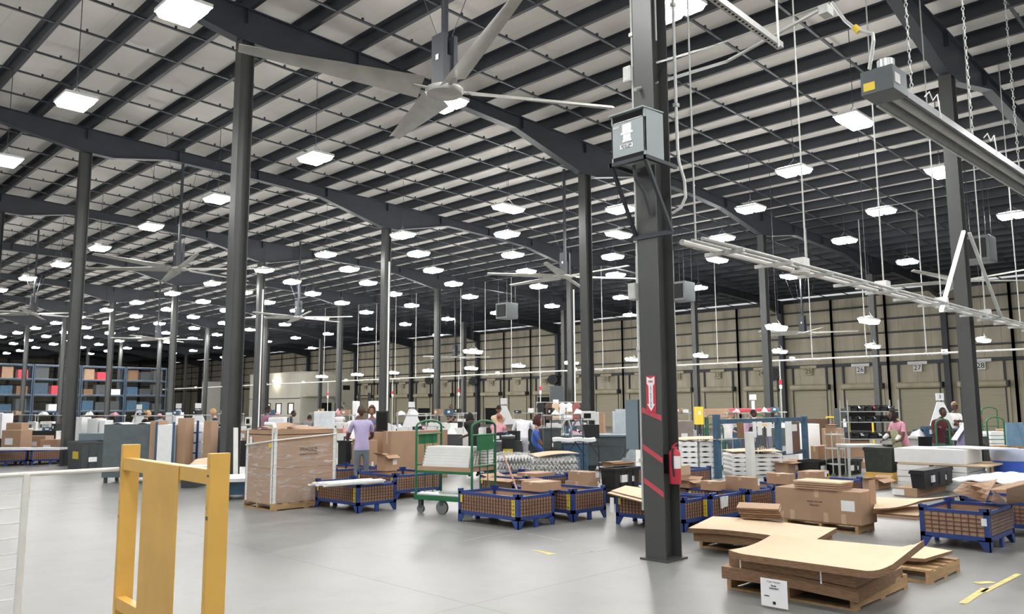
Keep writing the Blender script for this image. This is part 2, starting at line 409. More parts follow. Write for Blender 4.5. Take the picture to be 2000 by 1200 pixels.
column(1, 0, 'dark steel column behind the stacked white foam panels beside the blue bin')
column(0, 1, 'tall dark steel column just behind the yellow guard post, white strip leaning on it')
column(1, 1, 'dark steel column behind the grey tilt truck')
column(0, 2, 'tall dark steel column beside the dark grey low bin with yellow label')
column(1, 2, 'steel column rising behind the man in the lavender shirt')
column(2, 1, 'steel column behind the slate blue frame rack and red trestles')
column(3, 1, 'steel column in front of the half open dock door 26')
column(2, 2, 'steel column behind the white framed sewing machine, next to the hanging clothes')
column(3, 2, 'steel column in front of the dock wall beside the yellow bollard box')
column(1, 3, 'steel column with a bright white conduit near the cream office block')
column(0, 3, 'dark steel column cut by the frame edge above the blue pallet bins')
for a, b in [(2, 3), (3, 3), (1, 4), (2, 4), (3, 4), (1, 5), (2, 5), (3, 5), (1, 6), (2, 6), (3, 6), (1, 7), (2, 7), (3, 7), (1, 8), (2, 8), (1, 9), (2, 9), (2, 10), (3, 8), (3, 9)]:
    column(a, b, 'slim far grey steel column, %s in the %s row of columns back' % (ORD[a-1], ORD[b]), 'distant interior columns')
# white conduit strips on the right of two far columns
for a, b, lb in ((1, 2, 'thin white conduit running up the column behind the lavender shirt man'), (1, 3, 'thin white conduit running up the column near the cream office'), (2, 2, 'thin white conduit running up the column by the sewing machines')):
    x, y = a*BU, b*BV
    tag(MB().cyl((x+.02, y-.18, .03), (x+.02, y-.18, 7.2), .035, 8).mk('conduit', WHITEP), lb, 'conduit')

# ------------------------------------------------------------------ dock wall with roll doors
XW = A1*BU; OH, OW = 2.55, 2.23
doors = [(.5+k/3)*BV for k in range(-3, 25)]
openk = {3: .8, 11: .1, 13: .7, 16: .7}
wl = MB(); wl.box(XW, -30, OH, XW+.15, B1*BV, 8.62)
edges = [-30]
for y in doors: edges += [y-OW/2, y+OW/2]
edges.append(B1*BV)
for i in range(0, len(edges), 2): wl.box(XW, edges[i], 0, XW+.15, edges[i+1], OH)
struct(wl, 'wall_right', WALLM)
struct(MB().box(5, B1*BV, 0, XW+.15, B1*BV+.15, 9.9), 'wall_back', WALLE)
for z, h in ((4.12, .2), (4.97, .1), (6.0, .1), (6.85, .1), (7.7, .1), (8.45, .22)):
    struct(MB().box(XW-.14, -30, z-h/2, XW-.005, B1*BV, z+h/2), 'wall_girt', STEEL)
for z in (2.6, 4.1, 5.0, 6.0, 7.0, 8.2):
    struct(MB().box(5, B1*BV-.14, z-.05, XW-.2, B1*BV-.005, z+.05), 'wall_girt', STEEL)
for k in range(-3, 38):
    b = k/3; main = abs(b-round(b)) < .01
    wdt = .3 if main else .16
    m = MB(); m.box(XW-.16-(.34 if main else .0), b*BV-wdt/2, 0 if main else .5, XW-.16, b*BV+wdt/2, 8.35); struct(m, 'wall_column', STEEL)
for k in range(1, 7):
    struct(MB().box(k*BU*.55+4, B1*BV-.4, 0, k*BU*.55+4.3, B1*BV-.15, 9), 'wall_column', STEEL)
def dock_door(k, y):
    t = tag(D.objects.new('door_%d' % (k+4), None), kind='structure'); COL.objects.link(t); t.location = (XW, y, 0)
    op = openk.get(k, 1.0); zb = OH*(1-op)
    if op > 0:
        pass
    h0 = OH*(1-op) if k in openk else 0
    c = MB(); z = 0.0 if k not in openk else OH*(1-openk[k])
    z = 0.0 if k not in openk else OH-OH*openk[k]*.6
    nn = int((OH-z)/.12)
    for i in range(nn):
        zz = z+i*(OH-z)/nn; c.box(-.05, -OW/2+.02, zz, -.03, OW/2-.02, zz+(OH-z)/nn-.012); c.box(-.04, -OW/2+.02, zz, -.03, OW/2-.02, zz+(OH-z)/nn)
    c.mk('curtain', CURT, t)
    if k in openk: MB().box(.16, -OW/2, 0, 3.0, OW/2, OH).mk('trailer_shade_block', DARK, t)  # solid block; the darkness behind the open door is put into its colour
    for s in (-1, 1):
        MB().box(-.09, s*(OW/2+.11)-.1, 0, 0, s*(OW/2+.11)+.1, OH+.05).mk('jamb', TAN, t)
        MB().box(-.13, s*(OW/2+.02)-.03, 0, -.09, s*(OW/2+.02)+.03, 2.75).mk('guide_rail', STEEL, t)
        MB().box(-.12, s*(OW/2+.02)-.05, OH, -.0, s*(OW/2+.02)+.05, 4.02).mk('jamb_post', STEEL, t)
    MB().lathe([(.0, -OW/2-.13), (.19, -OW/2-.13), (.19, OW/2+.1), (.0, OW/2+.1)], (-.24, 0, 2.74), 16, axis='y').mk('roller_hood', TAN, t, smooth=True)
    MB().box(-.46, -OW/2-.25, 2.6, -.05, -OW/2-.13, 2.92).mk('hood_motor', STEEL, t)
    num = 28-k+1 if False else 28-(k-1)
    sg = MB(); sg.box(-.2, -.24, 3.55, -.16, .24, 4.0); sg.box(-.2, -.55, 3.98, -.14, .55, 4.16); so = sg.mk('number_sign', WHITEP if k < 4 else TAN, t)
    text(str(num), .42, INK, so, (-.205, 0, 3.77), ROT_U, 'door_number')
for k, y in zip(range(-3, 25), doors):
    if k <= 20 and k >= -1: dock_door(k, y)
# ------------------------------------------------------------------ high bay lamps
ZL = 7.65
def make_lamp(name, sx, sy, label, group=None, warm=False):
    t = thing(name, label, 'ceiling lamp', (0, 0, 0), 0, group)
    h = MB(); h.box(-sx/2, -sy/2, .03, sx/2, sy/2, .085); h.box(-.12, -.08, .085, .12, .08, .15)
    h.mk('housing', WHITEP, t)
    for s in (-1, 1): MB().bar((s*sx*.35, 0, .085), (0, 0, .32), .01).mk('hanger_wire', STEEL, t)
    for s in (-1, 1):
        c = s*sx/4
        m = MB(); a, b = sx/4-.015, sy/2-.02
        m.add([(c-a, -b, .03), (c+a, -b, .03), (c+a, b, .03), (c-a, b, .03), (c-a*.8, -b*.85, -.06), (c+a*.8, -b*.85, -.06), (c+a*.8, b*.85, -.06), (c-a*.8, b*.85, -.06)],
              [(3, 2, 1, 0)[::-1], (4, 7, 6, 5), (0, 4, 5, 1), (1, 5, 6, 2), (2, 6, 7, 3), (3, 7, 4, 0)])
        m.mk('diffuser', LENSW if warm else LENS, t)
    MB().box(-sx*.42, sy/2-.12, .088, sx*.42, sy/2-.04, .1).mk('added_uplight', UPLIGHT, t)  # upward glow added to lift the roof brightness, not a fitting part
    return t
def cable(t, u, zl):
    m = MB(); zt = beam_top(u)-zl+.275
    m.cyl((0, 0, .32), (0, 0, zt), .008, 4); m.mk('hanging_cable', STEEL, t)
rows = {-.24: [.67, 1.18, 1.71], .25: [.14, .68, 1.17, 1.7, 2.2, 2.7, 3.18, 3.68, 4.19, 4.7, 5.2],
 .885: [.15, 1.2, 1.73, 2.23, 2.73, 3.25, 3.73, 4.23, 4.73, 5.25, 5.75, 6.26, 6.76, 7.26, 7.8],
 1.125: [.41, .97, 1.47, 1.97, 2.46, 2.95, 3.44, 3.94, 4.44, 4.96, 5.48, 5.97, 6.47, 6.97, 7.5, 8.0],
 1.39: [.15, .69, 1.2, 1.73, 2.23, 2.73, 3.24, 3.73, 4.25, 4.74, 5.31, 5.81, 6.32, 6.84, 7.3, 7.82, 8.41, 8.98, 9.51],
 1.69: [.42, .98, 1.48, 1.97, 2.47, 2.96, 3.46, 3.97, 4.47, 4.98, 5.48, 6.0, 6.55, 7.06, 7.6, 8.1],
 2.03: [.15, .69, 1.22, 1.75, 2.24, 2.76, 3.28, 3.75, 4.27, 4.78, 5.31, 5.89, 6.37, 6.9, 7.44, 7.91, 8.48, 9.03, 9.71],
 2.62: [.15, .69, 1.22, 1.71, 2.21, 2.73, 3.21, 3.7, 4.18, 4.66, 5.22, 5.74, 6.25, 6.8, 7.27, 7.84, 8.37],
 3.3: [2.7, 4.7, 6.7, 8.7]}
named = {(-.24, .67): 'glowing white high bay lamp above the fan blade tip, close to the top edge', (-.24, 1.18): 'large glowing high bay lamp hanging in front of the second sloping rafter',
 (-.24, 1.71): 'large glowing high bay lamp cut by the frame edge beside the second rafter', (.25, .14): 'very bright high bay lamp shining beside the striped steel column top',
 (.25, .68): 'bright high bay lamp seen just under the hub of the big ceiling fan', (.25, 1.17): 'bright high bay lamp hanging alone between the tall column and the big fan blade',
 (.25, 1.7): 'bright high bay lamp just beside the tall column behind the yellow guard', (.25, 2.2): 'bright high bay lamp, second from the column in the long diagonal lamp row',
 (.25, 2.7): 'bright high bay lamp, third from the column in the long diagonal lamp row', (.25, 3.18): 'bright high bay lamp, fourth from the column in the long diagonal lamp row',
 (.885, .15): 'white high bay lamp hanging below the heater burner box', (.885, 1.2): 'long white high bay lamp midway between the two centre columns',
 (1.125, .41): 'white high bay lamp hanging beside the striped column above the conduit rack', (1.125, .97): 'white high bay lamp seen behind the transformer bracket',
 (1.39, .15): 'white high bay lamp touching the column below the heater tube', (1.39, .69): 'white high bay lamp just in front of the far frame haunch beside the striped column',
 (1.39, 1.2): 'long narrow white high bay lamp beside the column, under the transformer', (1.69, .42): 'white high bay lamp hanging on a long white rod between the two near columns',
 (1.125, 1.47): 'white high bay lamp hanging above the second ceiling fan', (2.03, .15): 'white high bay lamp beyond the column with the bracket arm, under the heater'}
first = {}
rnames = {a: ORD[i] for i, a in enumerate(sorted(rows))}
for a, bs in rows.items():
    for i, b in enumerate(bs):
        lb = named.get((a, b)); long_ = (a, b) in ((.885, 1.2), (1.39, 1.2), (.885, .15), (1.39, .15), (2.03, 1.22), (2.62, 1.22))
        sx, sy = (1.0, .5) if long_ else (.76, .6)  # slightly oversized fittings, the bloom of the lamps put into their shape
        lb = lb or 'glowing high bay lamp, %s from the near end of the %s lamp row' % (ORD[i], rnames[a])
        grp = 'high bay lamps in rows under the roof'
        key = (long_, a)
        if key not in first:
            t = make_lamp('high_bay_lamp', sx, sy, lb, grp); cable(t, a*BU, ZL); first[key] = t
            t.location = (a*BU, b*BV, ZL); t.rotation_euler = (0, 0, PI/2 if not long_ else 0)
        else:
            t = dup(first[key], (a*BU, b*BV, ZL), PI/2 if not long_ else 0, lb, grp)
# the rows carry on over the viewer's side of the hall
i = 0
for a, bs in ((.25, (-.35, -.87, -1.37)), (.885, (-.35, -.87)), (1.125, (-.6,)), (1.39, (-.35, -.87)), (1.69, (-.6,)), (-.24, (.15, -.35, -.87, -1.37)), (-.72, (1.3, .8, .3, -.2, -.7, -1.2)), (-1.2, (1.2, .4, -.4))):
    for b in bs:
        s_ = first.get((False, a)) or first[(False, -.24)]
        dup(s_, (a*BU, b*BV, ZL), PI/2, 'high bay lamp over the near floor, %s of those beyond the picture' % ORD[i % 22], 'high bay lamps in rows under the roof'); i += 1
# low hung lamps near the docks
lowf = None
for u, v in [(26.7, y) for y in (3.8, 7.9, 12.0, 16.1, 20.2, 24.4, 28.6, 32.8, 37.0, 41.1, 45.5, 50.4)]+[(16.3, 4.0), (16.2, 6.8), (16.4, 21.2)]:
    lb = 'low hung oblong lamp, %s along the row before the dock wall' % ORD[int((v-3.8)/4.1+.3)]
    if u < 20: lb = {4.0: 'warm low hung lamp glowing left of the column by dock door 26', 6.8: 'warm low hung lamp beside the column near dock door 24', 21.2: 'low hung oblong lamp under the third far ceiling fan'}[v]
    if lowf is None or u == 16.3:
        lowf = make_lamp('low_bay_lamp', .95, .3, lb, 'low hung dock lamps'); cable(lowf, u, 4.0); lowf.location = (u, v, 4.0)
    else:
        t = dup(lowf, (u, v, 4.0), 0, lb, 'low hung dock lamps')
        if u < 20: del t['group']
# ------------------------------------------------------------------ ceiling fans
def fan_blade(hub, tip, wr, wt, pitch, name, parent, hubr=.33):
    hub, tip = Vector(hub), Vector(tip); d = tip-hub; L = d.length; d.normalize()
    s = d.cross(Vector((0, 0, 1))).normalized(); n_ = s.cross(d).normalized()
    m = MB(); N = 8; vs = []; prof = [(-.5, -.02), (-.3, .012), (0, .022), (.3, .012), (.5, -.01), (.3, .0), (0, .008), (-.3, 0)]
    for i in range(N+1):
        t = i/N; r = hubr+(L-hubr)*t; wd = wr+(wt-wr)*t; a = -pitch*(1-.4*t)
        for (x, z) in prof:
            y = x*wd; zz = z*1.2
            vs.append(hub+d*r+s*(y*math.cos(a)-zz*math.sin(a))+n_*(y*math.sin(a)+zz*math.cos(a)))
    k = len(prof); fs = [(i*k+j, i*k+(j+1) % k, (i+1)*k+(j+1) % k, (i+1)*k+j) for i in range(N) for j in range(k)]
    fs.append(tuple(range(k-1, -1, -1))); fs.append(tuple(N*k+j for j in range(k)))
    m.add(vs, fs); m.bar(hub+d*.16, hub+d*(hubr+.12), .06, .02)
    return m.mk(name, BLADE, parent, smooth=True)
def fan(u, v, z, R, n, a0, label, tips=None, ztop=None, wr=.34, group=None):
    t = thing('ceiling_fan', label, 'ceiling fan', (u, v, z), 0, group)
    zt = (ztop or beam_top(u))-z+.27
    MB().lathe([(.0, -.06), (.13, -.06), (.15, -.05), (.25, -.05), (.27, -.02), (.27, .02), (.2, .04), (0, .04)], n=24).mk('hub', BLADE, t, smooth=True)
    m = MB(); m.box(-.035, -.035, .04, .035, .035, zt); m.mk('down_rod', STEEL, t)
    m = MB(); m.box(-.13, -.13, .04, -.06, .13, .8); m.box(.06, -.13, .04, .13, .13, .8); m.box(-.1, -.1, .1, .1, .1, .5); m.mk('motor_cage', STEEL, t)
    MB().box(-.14, -.03, .42, -.135, .03, .5).mk('motor_label', PAPER, t)
    m = MB()
    for k in range(4):
        a = PI/4+k*PI/2; m.tube([(.1*math.cos(a), .1*math.sin(a), .8), (1.3*math.cos(a), 1.3*math.sin(a), zt)], .006, 4)
    m.mk('guy_wire', STEEL, t)
    if tips:
        for p in tips: fan_blade((0, 0, 0), Vector(p)-Vector((u, v, z)), wr, .17, .45, 'blade', t)
    else:
        for k in range(n):
            a = a0+2*PI*k/n; fan_blade((0, 0, 0), (R*math.cos(a), R*math.sin(a), 0), wr, .17, .35, 'blade', t)
    return t
hub = G(868, 178, 6.0); tips = []
for px, py in ((466, 92), (1195, 210), (770, 268), None or (1010, -8)):
    best = min((abs((G(px, py, 6+dz*.02)-hub).length-2.72), dz) for dz in range(-25, 40)); tips.append(G(px, py, 6+best[1]*.02))
fan(hub.x, hub.y, 6.0, 2.7, 5, 0, 'very large ceiling fan with long grey dust-streaked blades near the striped column', tips, wr=.42)
fan(2.9, 20.2, 6.0, 2.9, 6, .3, 'second large ceiling fan hanging in front of the lamps beside the tall column')
fan(13.0, 12.75, 6.0, 2.7, 6, .5, 'large ceiling fan on a thin dark rod near the centre column')
fan(12.8, 30.0, 6.0, 2.7, 6, .2, 'far ceiling fan above the cream office roof')
fan(12.55, 46.9, 6.0, 2.7, 6, .6, 'distant ceiling fan among the crowded small lamps')
fan(3.0, 36.9, 6.0, 2.7, 6, .1, 'far ceiling fan half hidden by the column above the blue racks')
fan(28.8, 36.8, 5.0, 2.4, 5, .4, 'small far dock fan with warm reflection under its blades')
fan(29.0, 11.95, 5.0, 2.4, 5, .15, 'grey low dock fan hanging in front of the upper dock wall above door 25')
fan(24.1, 3.64, 6.0, 3.6, 5, .5, 'long bladed pale fan crossing behind the column with the bracket arm')

# ------------------------------------------------------------------ rods and overhead conduit racks
def conduit_rack(name, label, p, q, n_pipes, gap, cross, boxes, z):
    """pipes running from p to q with strut cross arms and junction boxes"""
    t = thing(name, label, 'conduit rack', (p[0], p[1], z)); p = Vector((0, 0, 0)); q = Vector((q[0]-t.location.x, q[1]-t.location.y, 0))
    d = (q-p).normalized(); s = Vector((d.y, -d.x, 0)); L = (q-p).length
    for i in range(n_pipes):
        o = s*(i*gap); r = (.035, .02, .024, .02)[i % 4]
        MB().cyl(p+o, q+o, r, 8).mk('conduit_pipe', WHITEP if i == 0 else GALV, t)
    k = 0; x = cross*.6
    while x < L:
        a = p+d*x-s*.14-Vector((0, 0, .04)); b = p+d*x+s*(gap*(n_pipes-1)+.1)-Vector((0, 0, .04))
        MB().bar(a, b, .045, .045).mk('strut_arm', GALV, t); x += cross
    for x in boxes:
        c = p+d*x+s*gap*.8; m = MB(); m.box(c.x-.09, c.y-.09, -.06, c.x+.09, c.y+.09, .14); bx = m.mk('junction_box', WHITEP, t)
        MB().box(c.x-.1, c.y-.03, -.02, c.x-.09, c.y+.03, .06).mk('outlet', DGREY, bx)
    return t
conduit_rack('conduit_rack', 'white overhead conduit rack running from the striped column towards the docks', (.22, -.2), (22, -.2), 3, .13, 1.18, (2.65, 5.5, 8.3, 11.0), 3.4)
rods = [(.34+2.72*k, -.3, 3.42) for k in range(8)]
rods += [(25.3, v, 3.55) for v in [5.4+2.235*k for k in range(0, 20)]]
lbl = {0: 'thin white hanger rod carrying the overhead conduit rack by the striped column'}
r0 = {}
for i, (u, v, z) in enumerate(rods):
    lb = 'thin pale hanger rod, %s along the %s' % (ORD[i if i < 8 else i-8], 'near conduit rack' if i < 8 else 'far conduit line before the docks')
    o = MB().cyl((0, 0, 0), (0, 0, beam_top(u)-z+.27), .012 if i < 8 else .022, 6).mk('hanger_rod', GALV, loc=(u, v, z))
    tag(o, lb, 'rod', 'hanger rods of the near rack' if i < 8 else 'hanger rods of the far conduit line')
for y0, y1, off, lb in ((1.8, 20, 0, 'yellowish far conduit line crossing in front of doors 24 to 27'), (20.2, 42, .15, 'far white conduit line crossing between the striped column and the centre'), (42, 62, 0, 'distant white conduit line crossing in front of the cream office'), (62, 84, .1, 'most distant thin conduit line in front of the end wall')):
    conduit_rack('conduit_rack', lb, (25.3+off, y0), (25.3+off, y1), 3, .14, 2.2, (3, 9, 15), 3.52)
# vertical drops with red and white beacons
for px, ty, y in ((1522, 1, 697), (1055, 2, 728), (896, 3, 733), (767, 4, 737), (641, 5, 740)):
    p = PU(px, y, 25.2)
    t = thing('power_drop_pole', ['', 'white power drop pole with red and white beacon near dock door 24', 'white drop pole with red beacon in front of the dark open dock',
        'white drop pole behind the black shirt worker', 'white drop pole with red lamp beside the lavender shirt man', 'white drop pole in front of the cream office wall'][ty], 'pole', (p.x, p.y, 0))
    MB().cyl((0, 0, .0), (0, 0, 3.5), .03, 8).mk('pole', GALV, t)
    MB().lathe([(0, 2.3), (.06, 2.3), (.07, 2.45), (0, 2.5)], n=10).mk('beacon', WHITEP, t); MB().lathe([(0, 2.5), (.07, 2.5), (.07, 2.68), (0, 2.7)], n=10).mk('beacon_cap', RED, t)
p = PU(1875, 684, 25.3)
tag(MB().cyl((0, 0, 0), (0, 0, 3.52), .04, 8).mk('white_post', WHITEP, loc=(p.x, p.y, 0)), 'slim white post dropping from the far conduit line beside the dark column', 'post')

# ------------------------------------------------------------------ striped column fittings
def wallbits():
    # conduits
    for (u, v, z0, z1, r, lb) in ((-.12, .16, .5, 8.7, .018, 'long white conduit up the edge of the striped column'), (.19, -.2, 4.45, 8.7, .018, 'bright conduit beside the web of the striped column'), (-.02, -.1, 5.7, 8.7, .012, 'thin grey conduit inside the web of the striped column')):
        t = thing('column_conduit', lb, 'conduit', (u, v, z0))
        MB().cyl((0, 0, 0), (0, 0, z1-z0), r, 8).mk('conduit_pipe', GALV, t)
        for k in range(int((z1-z0)/1.2)): MB().box(-.03, -.025, .5+k*1.2, .03, .025, .54+k*1.2).mk('strap', GALV, t)
    for z, lb in ((5.35, 'small white junction box high on the striped column conduit'), (2.85, 'small grey junction box at mid height on the striped column conduit')):
        t = thing('junction_box', lb, 'box', (-.14, .2, z)); MB().box(-.05, -.05, -.09, .05, .05, .09).mk('box_body', GALV if z < 4 else WHITEP, t, bevel=.005)
        MB().box(-.055, -.04, -.08, -.05, .04, .08).mk('cover_plate', GALV, t)
    # transformer on its bracket
    v0 = PU(1259, 250, -.56).y; v1 = PU(1194, 265, -.56).y; zt = PU(1259, 207, -.56).z; zb = PU(1259, 303, -.56).z; u1 = PV(1296, 265, v0).x
    t = thing('transformer', 'grey ventilated transformer box on a bracket high on the striped column', 'transformer', (-.56, v0, zb))
    W, H, DD = v1-v0, zt-zb, u1+.56
    DD = min(DD, .40)
    m = MB(); m.box(.03, 0, .0, DD, W, H-.0); m.box(0, 0, .05, .03, W, H-.1); m.box(0, 0, 0, .03, .02, H); m.box(0, W-.02, 0, .03, W, H); m.mk('case', TRANS, t, bevel=.004)
    MB().box(.005, .02, H-.1, .032, W-.02, H-.03).mk('upper_vent', DARK, t); MB().box(.005, .02, .01, .032, W-.02, .05).mk('lower_vent', DARK, t)
    m = MB(); m.add([(-.04, -.01, H-.015), (DD, -.01, H+.01), (DD, W+.01, H+.01), (-.04, W+.01, H-.015), (-.04, -.01, H+.0), (DD, -.01, H+.025), (DD, W+.01, H+.025), (-.04, W+.01, H+.0)], [(0, 3, 2, 1), (4, 5, 6, 7), (0, 1, 5, 4), (1, 2, 6, 5), (2, 3, 7, 6), (3, 0, 4, 7)])
    m.mk('lid', TRANS, t)
    MB().add([(-.005, .03, H-.1), (-.005, W-.03, H-.1), (.03, W-.05, H-.06), (.03, .05, H-.06), (.03, .05, H-.1), (.03, W-.05, H-.1)], [(0, 3, 2, 1), (0, 1, 5, 4)]).mk('drip_lip', WHITEP, t)
    lab = MB(); lab.box(-.004, .17, .31, 0, .29, .4); lab.box(-.005, .15, .285, 0, .31, .31); lab.box(-.004, .18, .21, 0, .28, .29); lab.box(-.005, .17, .2, 0, .29, .225); lab.mk('data_label', PAPER, t)
    MB().box(-.003, W-.11, H-.16, 0, W-.03, H-.13).mk('maker_plate', GALV, t)
    pl = MB().box(-.004, .155, .13, 0, .325, .175).mk('name_label', PAPER, t)
    text('XF 01-100', .032, INK, pl, (-.005, .24, .158), ROT_U); text('480V - 208V 30kVA', .012, INK, pl, (-.005, .24, .138), ROT_U)
    b = thing('transformer_bracket', 'dark welded angle bracket with struts holding up the grey transformer', 'bracket', (-.56, v0, zb-.04))
    m = MB(); m.box(-.02, -.02, 0, .03, W+.02, .04); m.box(-.02, -.03, 0, DD+.2, .01, .04); m.box(-.02, W-.01, 0, DD+.2, W+.03, .04); m.mk('shelf_frame', STEEL, b)
    for y in (0, W): MB().bar((.0, y, 0), (.42, y if y > 0 else -.02, -.72), .035, .035).mk('strut', STEEL, b)
    MB().bar((.41, -.03, -.72), (.41, W+.03, -.72), .03, .05).mk('cross_bar', STEEL, b)
    MB().tube([(.1, W*.5, 0), (.12, W*.5, -.15), (.25, W*.45, -.28), (.38, W*.5, -.5)], .02, 8).mk('flexible_conduit', DGREY, b)
    # curved cables beside column
    m = MB(); m.tube([(.19, -.2, 4.45), (.2, -.21, 4.3), (.23, -.25, 4.1), (.23, -.26, 3.9), (.19, -.22, 3.78), (.13, -.14, 3.72)], .018, 8)
    tag(m.mk('flexible_conduit', GALV), 'grey flexible conduit bending back into the striped column below the transformer', 'conduit')
    # stripes and arrow sign as parts of the column
    for z0, z1 in ((1.56, 1.47), (1.17, 1.03), (.82, .68)):
        m = MB(); m.add([(-.154, .125, z0+.028), (-.154, -.125, z1+.028), (-.154, -.125, z1-.028), (-.154, .125, z0-.028), (-.150, .125, z0+.028), (-.150, -.125, z1+.028), (-.150, -.125, z1-.028), (-.150, .125, z0-.028)],
                        [(0, 1, 2, 3), (7, 6, 5, 4), (0, 4, 5, 1), (3, 2, 6, 7)])
        m.mk('tape_stripe', RED_T, MAIN)
    s = thing('fire_extinguisher_sign', 'red and white arrow sign reading fire extinguisher on the striped column', 'sign', (-.152, 0, 1.92))
    MB().box(-.004, -.062, -.39, 0, .062, 0).mk('sign_plate', RED, s)
    m = MB(); m.prism([(.05, -.01), (0, -.03), (-.05, -.01), (-.05, -.08), (-.028, -.11), (-.028, -.3), (-.05, -.3), (0, -.375), (.05, -.3), (.028, -.3), (.028, -.11), (.05, -.08)], .002, 'x', -.007)
    ar = m.mk('arrow', PAPER, s)
    text('FIRE', .032, RED, ar, (-.0085, 0, -.062), ROT_U)
    for i, ch in enumerate('EXTINGUISHER'): text(ch, .02, INK, ar, (-.0085, 0, -.115-i*.0195), ROT_U)
    # extinguisher
    e = thing('fire_extinguisher', 'red fire extinguisher hanging on the web side of the striped column', 'fire extinguisher', (-.03, -.19, .79))
    MB().lathe([(0, 0), (.055, 0), (.062, .012), (.062, .30), (.055, .33), (.03, .355), (.02, .36), (0, .36)], n=20).mk('cylinder', RED, e, smooth=True)
    m = MB(); m.box(-.035, -.012, .36, .03, .012, .385); m.bar((-.03, 0, .39), (.05, 0, .42), .018, .008); m.bar((-.03, 0, .375), (.05, 0, .37), .018, .008); m.mk('handle', RED, e)
    MB().tube([(-.02, 0, .37), (-.07, -.02, .34), (-.075, -.02, .2), (-.065, -.03, .08)], .01, 8).mk('hose', BLACKP, e)
    lab = MB(); n = 8; vs = []
    for k in range(n+1):
        a = math.radians(205+k*10); vs += [(.0635*math.cos(a), .0635*math.sin(a), .16), (.0635*math.cos(a), .0635*math.sin(a), .29)]
    lab.add(vs, [(2*k, 2*k+2, 2*k+3, 2*k+1) for k in range(n)]); lab.mk('label', PAPER, e)
    MB().box(-.02, .06, .1, .02, .19, .3).mk('wall_bracket', BLACKP, e)
    # panelboard
    c = thing('electrical_cabinet', 'flat grey electrical panel box fixed behind the striped column at chest height', 'electrical panel', (-.06, .21, 1.13))
    MB().box(-.05, .0, 0, .07, .17, .54).mk('enclosure', PANELG, c, bevel=.004)
    for z in (.05, .46): MB().box(-.03, -.09, z, .03, .0, z+.04).mk('mounting_bracket', STEEL, c)
wallbits()
# conduits crossing high at the roof near the striped column
for pts, r, lb in (([PU(1240, 175, -.24), G(1420, 120, 5.9), G(1600, 20, 5.9)], .022, 'white conduit sloping from the striped column up to the grey heater outlet box'),
                   ([PV(1283, 122, -.22), G(1400, 88, 6.6), G(1620, 5, 6.6)], .012, 'thin grey conduit running above the perforated strut to the heater')):
    o = MB().tube(pts, r, 6).mk('overhead_conduit', GALV); tag(o, lb, 'conduit')
q = G(1613, 22, 5.9); t = thing('outlet_box', 'small galvanised outlet box at the end of the sloping conduit', 'box', tuple(q))
MB().box(-.08, -.05, -.05, .08, .05, .05).mk('box_body', GALV, t)
# perforated strut
a, b = G(1385, -12, 4.6), G(1524, 90, 4.6)
t = thing('perforated_strut', 'bright slotted steel strut hanging level near the striped column top', 'strut', tuple(a)); d = b-a
MB().bar((0, 0, 0), d, .055, .05).mk('channel', GALV, t)
L = d.length; dd = d.normalized(); s = Vector((dd.y, -dd.x, 0))
for k in range(int(L/.055)):
    c_ = dd*(.03+k*.055)+Vector((0, 0, -.0255)); MB().bar(c_-dd*.012, c_+dd*.012, .016, .004).mk('slot', DARK, t)
tag(MB().cyl((0, 0, 0), (0, 0, 5.2), .01, 6).mk('hanger_rod', WHITEP, loc=tuple(G(1521, 92, 4.55))), 'thin white rod holding the end of the perforated strut', 'rod')
# radiant heater
a = G(1742, 182, 5.0); b = G(2010, 352, 5.05); dr = (b-a); dr.z = 0; L = dr.length+4; ang = math.atan2(dr.y, dr.x)
t = thing('radiant_tube_heater', 'long bare metal radiant tube heater hanging on chains near the roof', 'heater', (a.x, a.y, 5.0), ang)
m = MB(); m.prism([(-.17, -.1), (-.09, .07), (.09, .07), (.17, -.1), (.163, -.1), (.085, .062), (-.085, .062), (-.163, -.1)], L, 'x', 0); m.mk('reflector', ALU, t)
MB().cyl((-.1, 0, -.03), (L, 0, -.03), .05, 12).mk('burner_tube', GALV, t)
MB().bar((0, .16, -.1), (L, .16, -.1), .03, .02).mk('edge_rail', GALV, t)
bb = MB().box(-.40, -.17, -.1, -.02, .17, .17).mk('burner_box', GREYG, t, bevel=.006)
MB().box(-.405, .02, -.06, -.40, .14, .03).mk('yellow_label', YEL_L, bb); MB().box(-.36, -.175, -.02, -.22, -.17, .09).mk('data_label', GALV, bb)
MB().lathe([(.0, 0), (.09, 0), (.09, .13), (.075, .14), (.07, .02), (0, .02)], (-.2, -.03, .17), 18).mk('air_intake', ALU, bb, smooth=True)
for k in range(3):
    x = .6+k*2.1; c = MB(); z = .1
    c.add([], [])
    top = beam_top(a.x)-5.0; n = int((top-.1)/.07)
    for i in range(n):
        zz = .12+i*.07; o = .018
        c.tube([(x+(o if i % 2 else 0), (0 if i % 2 else o), zz), (x, 0, zz+.045), (x-(o if i % 2 else 0), -(0 if i % 2 else o), zz), (x, 0, zz-.045)], .007, 4, closed=True)
    c.mk('chain', GALV, t)
    c = MB(); c.tube([(x+.1, -.1, .12), (x+.2, -.12, .2), (x+.24, -.14, .1), (x+.34, -.16, .2), (x+.34, -.18, -.1)], .008, 5); c.mk('wire_hanger', WHITEP, t)
h0 = Vector((a.x, a.y, 5.0))
gas = MB(); gas.tube([G(1625, 5, 6.2), G(1650, 40, 5.9), G(1672, 58, 5.7), G(1705, 66, 5.6), G(1706, 80, 5.5), G(1698, 135, 5.22)], .02, 8)
tag(gas.mk('gas_hose', GALV), 'flexible grey gas hose with yellow fitting feeding the heater burner', 'hose')
tag(MB().cyl(G(1668, 52, 5.74), G(1678, 62, 5.67), .035, 8).mk('gas_fitting', YEL_L), 'small yellow fitting on the heater gas hose', 'fitting')
